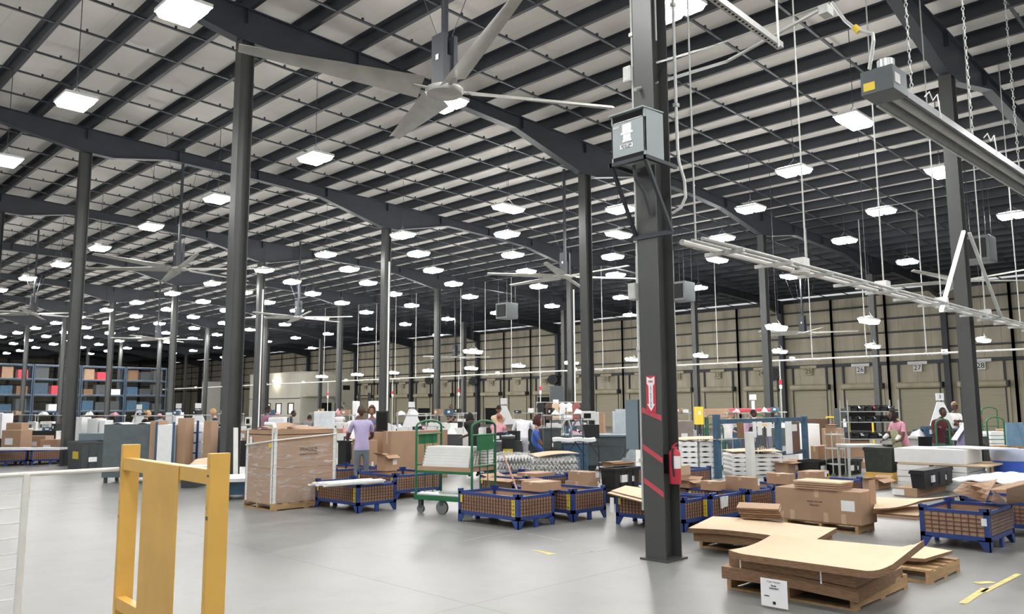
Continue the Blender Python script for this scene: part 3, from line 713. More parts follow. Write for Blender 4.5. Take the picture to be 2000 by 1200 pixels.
# bracket arm and light strip on the column
t = thing('strip_light', 'slim lit white strip leaning diagonally in front of the column', 'strip light', tuple(PV(1882, 452, -.45)))
MB().bar((0, 0, 0), PV(1838, 608, -.45)-PV(1882, 452, -.45), .06, .04).mk('tube', mat('lit_strip', (1, 1, 1), emit=2.0), t)
tag(MB().bar(PV(1893, 455, -.5), PV(1955, 620, -.5), .06, .03).mk('diagonal_brace', GALV), 'thin dull brace running diagonally away from the column top bracket', 'brace')
# unit heaters near the far frames
for px, py, lb in ((990, 612, 'boxy grey unit heater hanging below the far frame near the second fan'), (1912, 495, 'boxy brown unit heater high behind the bracket arm column'), (1332, 575, 'boxy unit heater hanging just beside the striped column')):
    p = G(px, py, 6.3); t = thing('unit_heater', lb, 'heater', (p.x, p.y, 6.0), 0)
    MB().box(-.4, -.4, 0, .4, .4, .8).mk('casing', DGREY, t, bevel=.01); MB().box(-.43, -.3, .1, -.4, .3, .7).mk('louvre', DARK, t)
    m = MB(); [m.cyl((x, y, .8), (x, y, beam_top(p.x)-6.0), .012, 5) for x in (-.3, .3) for y in (-.3, .3)]; m.mk('hanger', STEEL, t)
# ------------------------------------------------------------------ builders for the goods on the floor
def YB(x, Z, z=0.0): return HOR(x)+(1.6-z)*F/Z
def CB(m, yb, x0, x1, yt, z0=0.0):
    """grid-aligned box whose nearest vertical edge stands in column m: returns u0,v0,u1,v1,z0,z1"""
    c = G(m, yb, z0); ym = (yb+yt)/2
    if z0 > .05 and not any(abs(o[5]-z0) < .06 and clash_one((c.x+.2, c.y+.2), 0, .15, .15, o) for o in OCC) and .21 < z0 < .5: c = G(m, yb, 0); z0 = 0.0
    v1 = PU(x0, ym, c.x).y if x0 < m-.5 else c.y+.3
    u1 = PV(x1, ym, c.y).x if x1 > m+.5 else c.x+.3
    return c.x, c.y, u1, v1, z0, PU(m, yt, c.x).z
def local(bx):
    u0, v0, u1, v1, z0, z1 = bx
    take(((u0+u1)/2, (v0+v1)/2), 0, abs(u1-u0)/2, abs(v1-v0)/2, z0, z1)
    return ((u0+u1)/2, (v0+v1)/2, z0), abs(u1-u0), abs(v1-v0), z1-z0
def slabbox(name, label, cat, bx, m, group=None, bevel=.004, part='body', rz=0):
    loc, W, Dp, H = local(bx); t = thing(name, label, cat, loc, rz, group)
    MB().box(-W/2, -Dp/2, 0, W/2, Dp/2, H).mk(part, m, t, bevel=bevel); return t
def settle(bx):
    u0, v0, u1, v1, z0, z1 = bx
    if z0 < .05: return bx
    c, hx, hy = ((u0+u1)/2, (v0+v1)/2), abs(u1-u0)/2, abs(v1-v0)/2
    tops = [o[5] for o in OCC if o[5] <= z0+.03 and clash_one(c, 0, hx, hy, o)]
    t = max(tops) if tops else 0.0
    return bx if z0-t < .035 else (u0, v0, u1, v1, t+.003, z1)
def clash_one(c, a, hx, hy, o):
    keep = OCC[:]; OCC[:] = [o]; r = clash(c, a, hx, hy, o[4], o[5]); OCC[:] = keep; return r
def carton(label, bx, open_=0, tape=True, paper='v', yellow=False, group=None, rz=0.0, m=None, name='cardboard_box', sq=False):
    bx = settle(bx); loc, W, Dp, H = local(bx); t = thing(name, label, 'box', loc, rz, group); m = m or KRAFT
    b = MB(); th = .006
    if open_:
        for q in ((-W/2, -Dp/2, W/2, -Dp/2+th), (-W/2, Dp/2-th, W/2, Dp/2), (-W/2, -Dp/2, -W/2+th, Dp/2), (W/2-th, -Dp/2, W/2, Dp/2)): b.box(q[0], q[1], 0, q[2], q[3], H)
        b.box(-W/2, -Dp/2, 0, W/2, Dp/2, .01)
    else: b.box(-W/2, -Dp/2, 0, W/2, Dp/2, H)
    body = b.mk('body', m, t, bevel=.003)
    if open_:
        fl = min(W, Dp)*.42
        for s, ax, L, an in ((-1, 'y', W, random.uniform(-.5, .3)), (1, 'y', W, random.uniform(-.3, .5)), (-1, 'x', Dp, random.uniform(-.2, .5)), (1, 'x', Dp, random.uniform(-.2, .5))):
            dx, dz = math.cos(an)*fl, math.sin(an)*fl
            if ax == 'y': q = [(-L/2, s*Dp/2, H), (L/2, s*Dp/2, H), (L/2, s*(Dp/2+dx), H+dz), (-L/2, s*(Dp/2+dx), H+dz)]
            else: q = [(s*W/2, -L/2, H), (s*W/2, L/2, H), (s*(W/2+dx), L/2, H+dz), (s*(W/2+dx), -L/2, H+dz)]
            MB().slab(q, .005, ns=1, nt=1).mk('flap', m, t)
    elif tape:
        tp = MB(); w_ = .03
        tp.box(-W/2-.001, -w_, H*.75, W/2+.001, w_, H+.0015); tp.mk('tape', TAPE, t)
    if paper and H > .08:
        lw = min(.13, W*.35, Dp*.5); lh = min(.1, H*.55)
        pl = MB()
        if paper == 'v': pl.box(W*.12, -Dp/2-.002, H*.4, W*.12+lw, -Dp/2, H*.4+lh)
        else: pl.box(-W/2-.002, -lw*.2, H*.4, -W/2, lw*.8, H*.4+lh)
        pl.mk('paper_label', PAPER, t)
    if yellow: MB().box(W*.3, -Dp/2-.002, H*.25, W*.3+.08, -Dp/2, H*.25+.07).mk('yellow_label', YEL_L, t)
    return t
def tote(label, bx, m=None, lid=False, paper=True, group=None, rz=0.0, name='plastic_tote', cat='tote'):
    bx = settle(bx); loc, W, Dp, H = local(bx); t = thing(name, label, cat, loc, rz, group); m = m or BLACKP
    b = MB(); a, c = W/2, Dp/2; k = .93; th = .012
    b.add([(-a*k, -c*k, 0), (a*k, -c*k, 0), (a*k, c*k, 0), (-a*k, c*k, 0), (-a, -c, H), (a, -c, H), (a, c, H), (-a, c, H),
           (-a*k+th, -c*k+th, th), (a*k-th, -c*k+th, th), (a*k-th, c*k-th, th), (-a*k+th, c*k-th, th), (-a+th, -c+th, H), (a-th, -c+th, H), (a-th, c-th, H), (-a+th, c-th, H)],
          [(0, 3, 2, 1), (0, 1, 5, 4), (1, 2, 6, 5), (2, 3, 7, 6), (3, 0, 4, 7), (8, 9, 10, 11), (8, 12, 13, 9), (9, 13, 14, 10), (10, 14, 15, 11), (11, 15, 12, 8), (4, 5, 13, 12), (5, 6, 14, 13), (6, 7, 15, 14), (7, 4, 12, 15)])
    b.mk('bin_body', m, t)
    r = MB(); e = .018; h = min(.04, H*.15)
    for q in ((-a-e, -c-e, a+e, -c), (-a-e, c, a+e, c+e), (-a-e, -c, -a, c), (a, -c, a+e, c)): r.box(q[0], q[1], H-h, q[2], q[3], H+.003)
    r.mk('rim', m, t)
    for i in range(1, 4):
        x = -a+2*a*i/4; MB().box(x-.008, -c*.99-.006, .03, x+.008, -c*.95, H-h).mk('rib', m, t)
    if lid: MB().box(-a-.01, -c-.01, H+.003, a+.01, c+.01, H+.025).mk('lid', m, t, bevel=.006)
    if paper:
        MB().box(-a*.55, -c-.004, H*.3, -a*.55+min(.2, W*.45), -c*.97, H*.3+min(.12, H*.45)).mk('paper_label', PAPER, t)
        MB().box(a*.4, -c-.004, H*.3, a*.4+.05, -c*.97, H*.3+min(.09, H*.4)).mk('small_label', PAPER, t)
    return t
def stillage(label, bx, num='1486', H=None, sides='wire', plate2=True, sp=.052):
    u0, v0, u1, v1, z0, z1 = bx; W, Dp = abs(u1-u0), abs(v1-v0); H = H or .42
    take(((u0+u1)/2, (v0+v1)/2), 0, W/2, Dp/2, 0, H)
    t = thing('blue_stillage', label, 'pallet bin', ((u0+u1)/2, (v0+v1)/2, 0)); a, c = W/2, Dp/2; zf = .12
    for sx in (-1, 1):
        for sy in (-1, 1):
            m = MB(); m.box(sx*a-sx*.05, sy*c-sy*.05, zf, sx*a, sy*c, H+.02)
            m.add([(sx*a, sy*c, 0), (sx*(a-.05), sy*c, 0), (sx*(a-.13), sy*c, zf), (sx*a, sy*c, zf), (sx*a, sy*(c-.012), 0), (sx*(a-.05), sy*(c-.012), 0), (sx*(a-.13), sy*(c-.012), zf), (sx*a, sy*(c-.012), zf)],
                  [(0, 1, 2, 3), (7, 6, 5, 4), (0, 4, 5, 1), (1, 5, 6, 2), (2, 6, 7, 3), (3, 7, 4, 0)])
            m.add([(sx*a, sy*c, 0), (sx*a, sy*(c-.05), 0), (sx*a, sy*(c-.13), zf), (sx*a, sy*c, zf), (sx*(a-.012), sy*c, 0), (sx*(a-.012), sy*(c-.05), 0), (sx*(a-.012), sy*(c-.13), zf), (sx*(a-.012), sy*c, zf)],
                  [(0, 1, 2, 3), (7, 6, 5, 4), (0, 4, 5, 1), (1, 5, 6, 2), (2, 6, 7, 3), (3, 7, 4, 0)])
            m.box(sx*a-sx*.09, sy*c-sy*.012, H, sx*a+sx*.004, sy*c+sy*.004, H+.035); m.box(sx*a-sx*.012, sy*c-sy*.09, H, sx*a+sx*.004, sy*c+sy*.004, H+.035)
            m.mk('corner_post', BLUE, t)
    m = MB(); m.box(-a, -c, zf-.01, a, -c+.035, zf+.04); m.box(-a, c-.035, zf-.01, a, c, zf+.04); m.box(-a, -c, zf-.01, -a+.035, c, zf+.04); m.box(a-.035, -c, zf-.01, a, c, zf+.04); m.mk('base_frame', BLUE, t)
    m = MB(); m.box(-a, -c, H-.035, a, -c+.03, H); m.box(-a, c-.03, H-.035, a, c, H); m.box(-a, -c, H-.035, -a+.03, c, H); m.box(a-.03, -c, H-.035, a, c, H); m.mk('top_rail', BLUE, t)
    for s in (-1, 1):
        MB().box(-.035, s*c-s*.03, 0, .035, s*c, zf).mk('skid_leg', BLUE, t)
    m = MB(); e = .012
    m.box(-a+e, -c+e, zf+.03, a-e, -c+e+.008, H-.01); m.box(-a+e, c-e-.008, zf+.03, a-e, c-e, H-.01); m.box(-a+e, -c+e, zf+.03, -a+e+.008, c-e, H-.01); m.box(a-e-.008, -c+e, zf+.03, a-e, c-e, H-.01)
    m.box(-a+e, -c+e, zf+.03, a-e, c-e, zf+.04); m.mk('cardboard_liner', KRAFT, t)
    m = MB(); r = .004
    n = int((W-.1)/sp)
    for i in range(n+1):
        x = -a+.05+i*(W-.1)/n
        for y in (-c+.005, c-.005): m.box(x-r, y-r, zf+.03, x+r, y+r, H-.03)
    n = int((Dp-.1)/sp)
    for i in range(n+1):
        y = -c+.05+i*(Dp-.1)/n
        for x in (-a+.005, a-.005): m.box(x-r, y-r, zf+.03, x+r, y+r, H-.03)
    for k in range(1, 5):
        z = zf+.04+k*(H-zf-.075)/5
        for y in (-c+.003, c-.003): m.box(-a+.04, y-r, z-r, a-.04, y+r, z+r)
        for x in (-a+.003, a-.003): m.box(x-r, -c+.04, z-r, x+r, c-.04, z+r)
    m.mk('wire_mesh', mat('rusty_wire', '#6d4a44', .6, .3, .2, 20), t)
    if sp > .06:
        m = MB()
        for k in range(6): m.box(-a+.06, -c-.004, zf+.05+k*.037, a-.06, -c+.0035, zf+.08+k*.037)
        m.mk('brown_slats', mat('brown_grey_slat', '#75625a', .8), t); MB().box(-a-.004, -c+.02, .28, -a-.001, -c+.075, .36).mk('paper_label', PAPER, t)
        return t
    pl = MB().box(-a-.006, -c+.055, zf+.04, -a-.002, -c+.11, H-.045).mk('number_plate', YEL_L, t)
    for i, ch in enumerate(num): text(ch, .05, INK, pl, (-a-.0075, -c+.0825, H-.075-i*(H-zf-.13)/3.4), ROT_U, 'number')
    if plate2: MB().box(-a-.006, c-.09, zf+.15, -a-.002, c-.05, H-.045).mk('edge_plate', YEL_L, t)
    return t
def pallet(label, bx, rz=0.0, m=None):
    loc, W, Dp, H = local(bx); t = thing('wooden_pallet', label, 'pallet', loc, rz); m = m or WOOD
    n = max(4, int(W/.16)); b = MB()
    for i in range(n): x = -W/2+i*(W-.1)/(n-1); b.box(x, -Dp/2, H-.018, x+.1, Dp/2, H)
    b.mk('deck', m, t)
    b = MB()
    for i in (0, n//2, n-1): x = -W/2+i*(W-.1)/(n-1); b.box(x, -Dp/2, 0, x+.1, Dp/2, .016)
    b.mk('bottom_deck', m, t)
    for y in (-Dp/2, -.02, Dp/2-.04):
        s = MB(); s.box(-W/2, y, .016, W/2, y+.04, .05); s.box(-W/2, y, .05, W/2, y+.04, H-.018); s.mk('stringer', m, t)
    return t
def FB(x0, x1, yt, Z, z0=0.0, depth=.5):
    """box square to the view: returns centre location, width, depth, height"""
    def cand(d):
        w_ = (x1-x0)*(Z+d)/F; p = PZ((x0+x1)/2, Z+d+depth/2); h_ = 1.6-(yt-HOR(x0))*(Z+d)/F
        return (p.x, p.y), -YAW, w_/2, depth/2, z0, max(h_, z0+.1)
    Z += fit(cand)
    w_ = (x1-x0)*Z/F; p = PZ((x0+x1)/2, Z+depth/2, z0); return p, w_, depth, 1.6-(yt-HOR(x0))*Z/F-z0
def fbox(name, label, cat, q, m, group=None, part='body', bevel=.004, dr=0.0):
    p, W, Dp, H = q; t = thing(name, label, cat, tuple(p), -YAW+dr, group)
    MB().box(-W/2, -Dp/2, 0, W/2, Dp/2, H).mk(part, m, t, bevel=bevel); return t

# ------------------------------------------------------------------ yellow guard and white rail
def guard():
    H = 1.36; pr = G(425, 1372, 0); pl_ = PZ(256, 5.45)
    pr = PZ(427, 4.35)
    d = (pl_-pr); L = d.length; ang = math.atan2(d.y, d.x)
    t = thing('yellow_guard', 'chipped yellow steel guard frame with a broad centre plate and two posts', 'guard rail', (pr.x, pr.y, 0), ang)
    for x, nm in ((0, 'post'), (L, 'post')):
        MB().box(x-.022, -.065, 0, x+.022, .045, H).mk(nm, YEL, t, bevel=.003)
        MB().box(x-.1, -.12, 0, x+.1, .1, .015).mk('foot_plate', YEL, t)
    # rails sit against the posts; the plate hangs between them
    MB().box(.022, -.02, H-.165, L-.022, .04, H-.085).mk('top_rail', YEL, t, bevel=.003)
    MB().box(.022, -.02, .30, L-.022, .04, .38).mk('lower_rail', YEL, t, bevel=.003)
    MB().box(L*.29, .041, .12, L*.70, .047, H-.087).mk('centre_plate', YEL, t, bevel=.002)
    m = MB(); random.seed(3)
    for i in range(14):
        x = random.choice((0.0, L)); z = random.uniform(.5, H-.05); y = random.choice((-.0655, .0455)); w_ = random.uniform(.002, .008)
        m.box(x-.02+random.random()*.03, y-.0004, z, x-.02+random.random()*.03+w_, y+.0004, z+random.uniform(.003, .02))
    m.mk('paint_chips', DGREY, t)
    p0 = Vector((pl_.x, pl_.y, 0)); t = thing('white_hand_rail', 'thin white hand rail with pale wires running off beside the yellow guard', 'railing', (p0.x-.06, p0.y, 0))
    MB().cyl((0, 0, 1.2), (-3.2, 0, 1.2), .014, 8).mk('top_rail', WHITEP, t)
    px = PZ(47, 4.6); xx = PV(47, 1000, p0.y).x-(p0.x-.06)
    MB().cyl((xx, 0, 0), (xx, 0, 1.2), .022, 8).mk('post', WHITEP, t)
    for k in range(9): MB().cyl((xx, 0, 1.09-k*.09), (-3.2, 0, 1.09-k*.09), .004, 5).mk('wire', WHITEP, t)
guard()

# ------------------------------------------------------------------ kraft sheet stacks on pallets
def sheet_pile(name, label, corners, layers, th, zf, top_m=None, n_bands=0, cat='cardboard stack'):
    c0 = Vector(corners[0]); cz = min(c[2] for c in corners)
    o = Vector((c0.x, c0.y, 0)); cs = [Vector(c)-o for c in corners]
    t = thing(name, label, cat, tuple(o))
    MB().slab(cs, th, zf, 28, 10, 0, 1).mk('top_sheets', [top_m or KRAFT_L, KRAFT_D], t)
    return t, o, cs
P = [G(1423, 1079, .36), G(1745, 1123, .36), G(1806, 1073, .42), G(1513, 1046, .42)]
pb = [G(1430, 1142), G(1652, 1168)]
curl = lambda s, q: .075*max(0, (s-.84)/.16)**2 + .02*max(0, (.12-s)/.12)**2 - .03*math.sin(q*PI)*(1-s)
du = Vector((.08, -.98, 0)).normalized()
# the pallet under the nearest stack
pallet('worn wooden pallet under the curled kraft sheet stack with the white notice', (-.78, -2.32, .35, -1.2, 0, .12))
for k, (ex, lb) in enumerate(((.0, 'lowest bundle of kraft sheets on the nearest pallet'), (.0, 'strapped bundle of kraft sheets just under the curled top bundle'))):
    z = .22 if k == 0 else .30
    cc = [G(1409, 1106, z), G(1676, 1143, z), G(1762, 1100, z), G(1480, 1068, z)] if k == 0 else [G(1424, 1088, z), G(1670, 1124, z), G(1752, 1086, z), G(1500, 1056, z)]
    o = Vector((-.95, -1.9, 0)); t = thing('kraft_sheet_bundle', lb, 'cardboard stack', tuple(o))
    sag = (lambda s, q: -.035*max(0, s-.55)/.45 - .015*max(0, .2-s)) if k == 0 else (lambda s, q: -.02*max(0, s-.6)/.4)
    MB().slab([Vector(c)-o for c in cc], .1 if k == 0 else .075, sag, 20, 6, 0, 1).mk('sheets', [KRAFT, KRAFT_D], t)
    if k:
        for s in (.1, .75):
            a_ = Vector(cc[0]).lerp(Vector(cc[1]), s)-o; MB().box(a_.x-.006, a_.y-.006, a_.z-.105, a_.x-.0, a_.y+.006, a_.z+.0).mk('strap', PAPER, t)
t, o, cs = sheet_pile('kraft_sheet_bundle', 'large pale kraft sheet bundle with curled ends, top of the nearest stack', P, 1, .055, curl)
# notice
n0 = G(1489, 1160, .0); a_ = PU(1491, 1120, -1.12); b_ = PU(1538, 1130, -1.16)
t = thing('paper_notice', 'white printed notice leaning on the nearest kraft sheet stack', 'sign', (-1.17, (a_.y+b_.y)/2, .02))
w_ = abs(a_.y-b_.y); MB().box(-.004, -w_/2, 0.0, 0, w_/2, a_.z-.045).mk('sheet', PAPER, t)
hh = a_.z-.045
MB().box(-.0055, -.012, .02, -.004, .012, .042).mk('print_mark', INK, t)
MB().box(-.0055, w_/2-.07, .075, -.004, w_/2-.03, .083).mk('small_mark', INK, t)
text('Freight  Shipment', .016, GALV, t, (-.0055, 0, hh-.02), ROT_U); text('Ready', .018, DGREY, t, (-.0055, 0, hh-.05), ROT_U); text('10/02/2019', .018, DGREY, t, (-.0055, 0, hh-.072), ROT_U)
# second pallet with sheets just behind
pallet('second wooden pallet showing past the right end of the nearest stack', (.62, -2.42, 1.45, -1.4, 0, .12))
cc = [G(1700, 1085, .19), G(1806, 1092, .19), G(1860, 1076, .2), G(1780, 1064, .2)]; o = Vector((1.0, -2, 0))
t = thing('kraft_sheet_bundle', 'thin flat kraft sheets on the pallet behind the nearest stack', 'cardboard stack', tuple(o))
MB().slab([c-o for c in cc], .03, lambda s, q: 0, 4, 4, 0, 1).mk('sheets', [KRAFT_L, KRAFT_D], t)
# stack two
pallet('wooden pallet under the wide flat kraft stack behind the nearest one', (.88, -.98, 1.9, .12, 0, .12))
cc = [G(1344, 1032, .27), G(1592, 1049, .27), G(1634, 1026, .27), G(1392, 1009, .27)]; o = Vector((1.1, -.4, 0))
t = thing('kraft_sheet_bundle', 'wide flat pale kraft sheet stack carrying a brown folded bundle', 'cardboard stack', tuple(o))
MB().slab([c-o for c in cc], .05, lambda s, q: .012*math.sin(s*5)-.02*s, 16, 6, 0, 1).mk('sheets', [KRAFT_L, KRAFT_D], t)
lo = [c-o-Vector((0, 0, .055)) for c in cc]; ctr = sum(lo, Vector())/4; lo = [ctr+(p-ctr)*.93 for p in lo]
MB().slab(lo, .085, lambda s, q: 0, 4, 4, 0, 1).mk('lower_sheets', [KRAFT, KRAFT_D], t)
cc = [G(1447, 1014, .285), G(1530, 1018, .285), G(1533, 1006, .285), G(1452, 1002, .285)]; o = cc[0].copy(); o.z = .285
t = thing('folded_carton_bundle', 'brown folded carton bundle lying on the wide flat kraft stack', 'cardboard stack', tuple(o), 0)
for k in range(5): MB().slab([c-o+Vector((.012*(k % 2)-.02*k*.3, .01*k, .012+k*.026+.012)) for c in cc], .02, None, 1, 1, 0, 1).mk('folded_carton', [KRAFT, KRAFT_D], t)
# long carton on pallet with bundle
b0 = CB(1684, 1028, 1516, 1712, 963, .11)
pallet('wooden pallet under the long brown carton', (b0[0]+.02, b0[1]+.06, b0[2]+.05, b0[3]-.1, 0, .11))
t = carton('long brown carton on a pallet with a raised end flap and white address label', b0, paper=None, tape=True)
loc, W, Dp, H = local(b0)
MB().box(-W/2-.002, -Dp/2+.08, H*.4, -W/2, -Dp/2+.25, H*.72).mk('paper_label', PAPER, t)
MB().box(W/2-.2, -Dp/2-.004, H*.3, W/2-.0, -Dp/2+.002, H+.13).mk('raised_flap', KRAFT, t)
for s in (-.3, -.1, .3): MB().box(-W/2-.0015, s*Dp-.03, 0, -W/2, s*Dp+.03, H*.3).mk('tape', TAPE, t)
text('Handle with care', .03, INKB, t, (-W/2-.002, .03, H*.62), ROT_U); text('FRAGILE', .034, INKB, t, (-W/2-.002, .03, H*.5), ROT_U)
zt = b0[5]; u_ = b0[0]
v_a, v_b = PU(1556, 958, u_+.02).y, PU(1640, 968, u_+.02).y
t = thing('folded_carton_bundle', 'brown folded carton bundle resting on the long brown carton', 'cardboard stack', (u_+.0, (v_a+v_b)/2, zt))
for k in range(4): MB().box(-.03+.008*k, -(v_a-v_b)/2-.008*k, .002+k*.027, .42-.004*k, (v_a-v_b)/2+.01*k, .022+k*.027).mk('folded_carton', KRAFT_L if k == 3 else KRAFT, t)

# ------------------------------------------------------------------ blue stillages
stillage('blue wire pallet bin with yellow plate 1486, empty, in front of the green cart', CB(1012, 1036, 895, 1083, 976), '1486')
stillage('blue wire pallet bin holding kraft cartons, tucked behind the empty bin 1486', CB(1120, 1021, 1000, 1184, 964), '5016')
stillage('blue wire pallet bin carrying a bundle of white vinyl slats', CB(698, 1004, 616, 774, 953), '1476')
stillage('blue wire pallet bin standing behind the striped column', CB(1336, 1041, 1203, 1402, 979), '1434', H=.4)
rb = CB(1936, 1081, 1798, 1982, 1010)
stillage('blue pallet bin with open top standing alone beside the kraft sheet stacks', rb, '    ', plate2=False, H=.43, sp=.075)
def SR(px, y, label, num, W=1.05, Dp=1.15, H=.42):
    p = G(px, y, H); return stillage(label, (p.x-W, p.y, p.x, p.y+Dp, 0, H), num)
SR(1456, 963, 'blue wire pallet bin with a white bag on its corner right of the striped column', '1471', .9, 1.1, .4)
SR(1511, 957, 'blue pallet bin with plate at its corner just left of the long brown carton', '1488', .72, 1.0, .4)
SR(1556, 948, 'blue pallet bin behind the long brown carton with a small carton on its rim', '1402', .75, 1.0, .4)
SR(1684, 936, 'blue pallet bin with brown slats showing behind the folded carton bundle', '1410')
SR(862, 922, 'blue wire pallet bin seen through the green cart frame', '1440')
SR(740, 912, 'blue pallet bin loaded with stacked cartons and a black tote', '1422')
SR(1110, 927, 'blue pallet bin half hidden behind the carton with the yellow sticker', '1431')
SR(1389, 914, 'small showing blue bin in front of the white moulded panels', '1436')
stillage('blue pallet bin under the crumpled open carton at the frame edge', (4.06, -2.5, 5.1, -1.69, 0, .42), '1459')
pl_ = G(54, 880, .42)
stillage('blue pallet bin at the hall side carrying long white boards, cut by the frame edge', (pl_.x-1.05, pl_.y, pl_.x, pl_.y+1.1, 0, .42), '1461')
stillage('blue pallet bin carrying long white boards beside the tall dark column', (pl_.x+.03, pl_.y-.2, pl_.x+1.08, pl_.y+.9, 0, .42), '1463')
# white slats on the left bin
p = [G(603, 950, .43), G(640, 953, .43), G(758, 944, .43), G(738, 936, .43)]
o = p[0].copy(); dr = (p[2]-p[1]); dr.z = 0; L = dr.length*1.02; dr.normalize(); sd = (p[1]-p[0]); sd.z = 0
for k in range(6):
    a_ = p[0]+sd*(k/5)+Vector((0, 0, .005+.03*(k % 2))); t = tag(MB().bar((0, 0, .012), dr*(L*(1-.04*(k % 3)))+Vector((0, 0, .012)), .06, .022).mk('vinyl_strip', PVC, loc=tuple(a_)),
        'long white vinyl strip, %s across the blue pallet bin by the wrapped cartons' % ORD[k], 'strip', 'white slats on the blue bin')

# loose pieces on the bins
cc = [G(1186, 963, .44), G(1268, 984, .44), G(1300, 962, .44), G(1222, 950, .44)]; o = cc[0].copy()
t = thing('kraft_sheet', 'pale kraft sheets lying on the bin just left of the striped column', 'cardboard sheet', tuple(o)); MB().slab([c-o for c in cc], .015, None, 4, 4, 0, 1).mk('sheet', [KRAFT_L, KRAFT_D], t)
MB().slab([(c-o)*.8+Vector((.12, .03, .016)) for c in cc], .01, None, 4, 4, 0, 1).mk('upper_sheet', [KRAFT_L, KRAFT_D], t)
c = G(1198, 972, .40); tag(MB().slab([(-.0, -.035, -.2), (-.0, .035, -.19), (-.0, .03, 0), (-.0, -.03, 0)], .004, None, 2, 2).xf(Matrix.Translation((-.02, 0, 0))).mk('paper_tag', PAPER, loc=(c.x-.01, c.y, .40)), 'white paper tag hanging off the corner of the bin behind the striped column', 'paper')
c = G(1405, 971, .4); tag(MB().slab([(0, 0, -.15), (.15, 0, -.13), (.17, 0, .0), (-.01, 0, .0)], .02, lambda s, q: .01*math.sin(s*9), 8, 6).mk('plastic_bag', mat('milky_plastic_bag', '#e2e4e2', .35, 0, .08, 9, .4), loc=(c.x, c.y-.03, .40), smooth=True), 'milky plastic bag hanging on a bin corner right of the striped column', 'bag')
a_, b_ = G(1014, 968, .3), G(984, 892, 1.1); b_ = PU(984, 890, a_.x+.1)
tag(MB().cyl((0, 0, 0), b_-a_, .014, 8).mk('wooden_stick', mat('pinkish_wood', '#c79a8a', .7), loc=tuple(a_)), 'thin pinkish wooden stick leaning up out of the blue pallet bins', 'stick')
# ------------------------------------------------------------------ film-wrapped tall carton on a pallet
tb = CB(531, 985, 481, 655, 841, .11)
pallet('long wooden pallet under the tall film wrapped cartons', (tb[0]-.02, tb[1]-.02, tb[2]-.1, tb[3]+.03, 0, .11))
loc, W, Dp, H = local(tb)
t = thing('wrapped_carton', 'tall brown cartons on a pallet, film wrapped with white corner boards', 'box', loc)
MB().box(-W/2, -Dp/2, 0, W/2, Dp/2, H*.47).mk('lower_carton', KRAFT, t, bevel=.004)
u_ = MB(); u_.box(-W/2, -Dp/2, H*.475, W/2, -Dp/2+.008, H); u_.box(-W/2, Dp/2-.008, H*.475, W/2, Dp/2, H); u_.box(-W/2, -Dp/2, H*.475, -W/2+.008, Dp/2, H); u_.box(W/2-.008, -Dp/2, H*.475, W/2, Dp/2, H); u_.box(-W/2, -Dp/2, H*.93, W/2, Dp/2, H*.94)
u_.mk('upper_carton', KRAFT, t)
for (x, y) in ((-W/2, -Dp/2), (W/2, -Dp/2), (-W/2, Dp/2)):
    sx, sy = (1 if x < 0 else -1), (1 if y < 0 else -1); m = MB(); m.box(x-sx*.008, y-sy*.008, -.01, x+sx*.055, y-sy*.001, H+.02); m.box(x-sx*.008, y-sy*.008, -.01, x-sx*.001, y+sy*.055, H+.02); m.mk('corner_board', WHITEP, t)
f = MB(); e = .012; n = 26
for (xa, ya, xb, yb_) in ((-W/2-e, -Dp/2-e, W/2+e, -Dp/2-e), (W/2+e, -Dp/2-e, W/2+e, Dp/2+e), (W/2+e, Dp/2+e, -W/2-e, Dp/2+e), (-W/2-e, Dp/2+e, -W/2-e, -Dp/2-e)):
    f.add([(xa, ya, -.05), (xb, yb_, -.05), (xb, yb_, H*.86), (xa, ya, H*.82)], [(0, 1, 2, 3)])
f.mk('stretch_film', FILM, t)
m = MB(); m.tube([(-W/2-.015, Dp/2+.01, H*.78), (-W/2-.02, -Dp/2-.02, H*.86), (W/2+.01, -Dp/2-.015, H*.93)], .012, 6); m.mk('film_rope', WHITEP, t)
m = MB(); m.slab([(-W/2, -Dp/2, H), (-W/2+.1, Dp/2, H), (-W/2+.45, Dp/2-.05, H+.05), (-W/2+.4, -Dp/2, H+.08)], .006, lambda s, q: .05*math.sin(s*3), 6, 3); m.slab([(-W/2+.3, -Dp/2, H+.01), (W/2, -Dp/2, H), (W/2, -Dp/2+.4, H+.02), (-W/2+.3, -Dp/2+.4, H+.1)], .006, None, 4, 3); m.mk('top_flap', KRAFT, t)
MB().tube([(-W/2+.02, -Dp/2, H-.03), (-W/2-.0, -Dp/2-.02, H+.03), (-W/2+.03, -Dp/2+.06, H+.09), (-W/2-.05, -Dp/2+.2, H+.1)], .035, 8).mk('film_knot', WHITEP, t, smooth=True)
text('FRAGILE', .085, INKB, t, (.05, -Dp/2-.0135, H*.72), ROT_V); text('HANDLE WITH CARE', .035, INKB, t, (.05, -Dp/2-.0135, H*.655), ROT_V)
MB().box(-W/2-.016, -Dp/2+.05, H*.76, -W/2-.013, -Dp/2+.13, H*.82).mk('yellow_sticker', YEL_L, t)
MB().box(-W/2-.016, Dp/2-.2, H*.8, -W/2-.013, Dp/2-.12, H*.9).mk('paper_label', PAPER, t)
tag(MB().box(-.09, -.06, 0, .09, .06, .003).mk('paper_scrap', PAPER, loc=tuple(G(519, 994)), rz=.3), 'small white paper scrap on the floor by the wrapped carton pallet', 'paper')
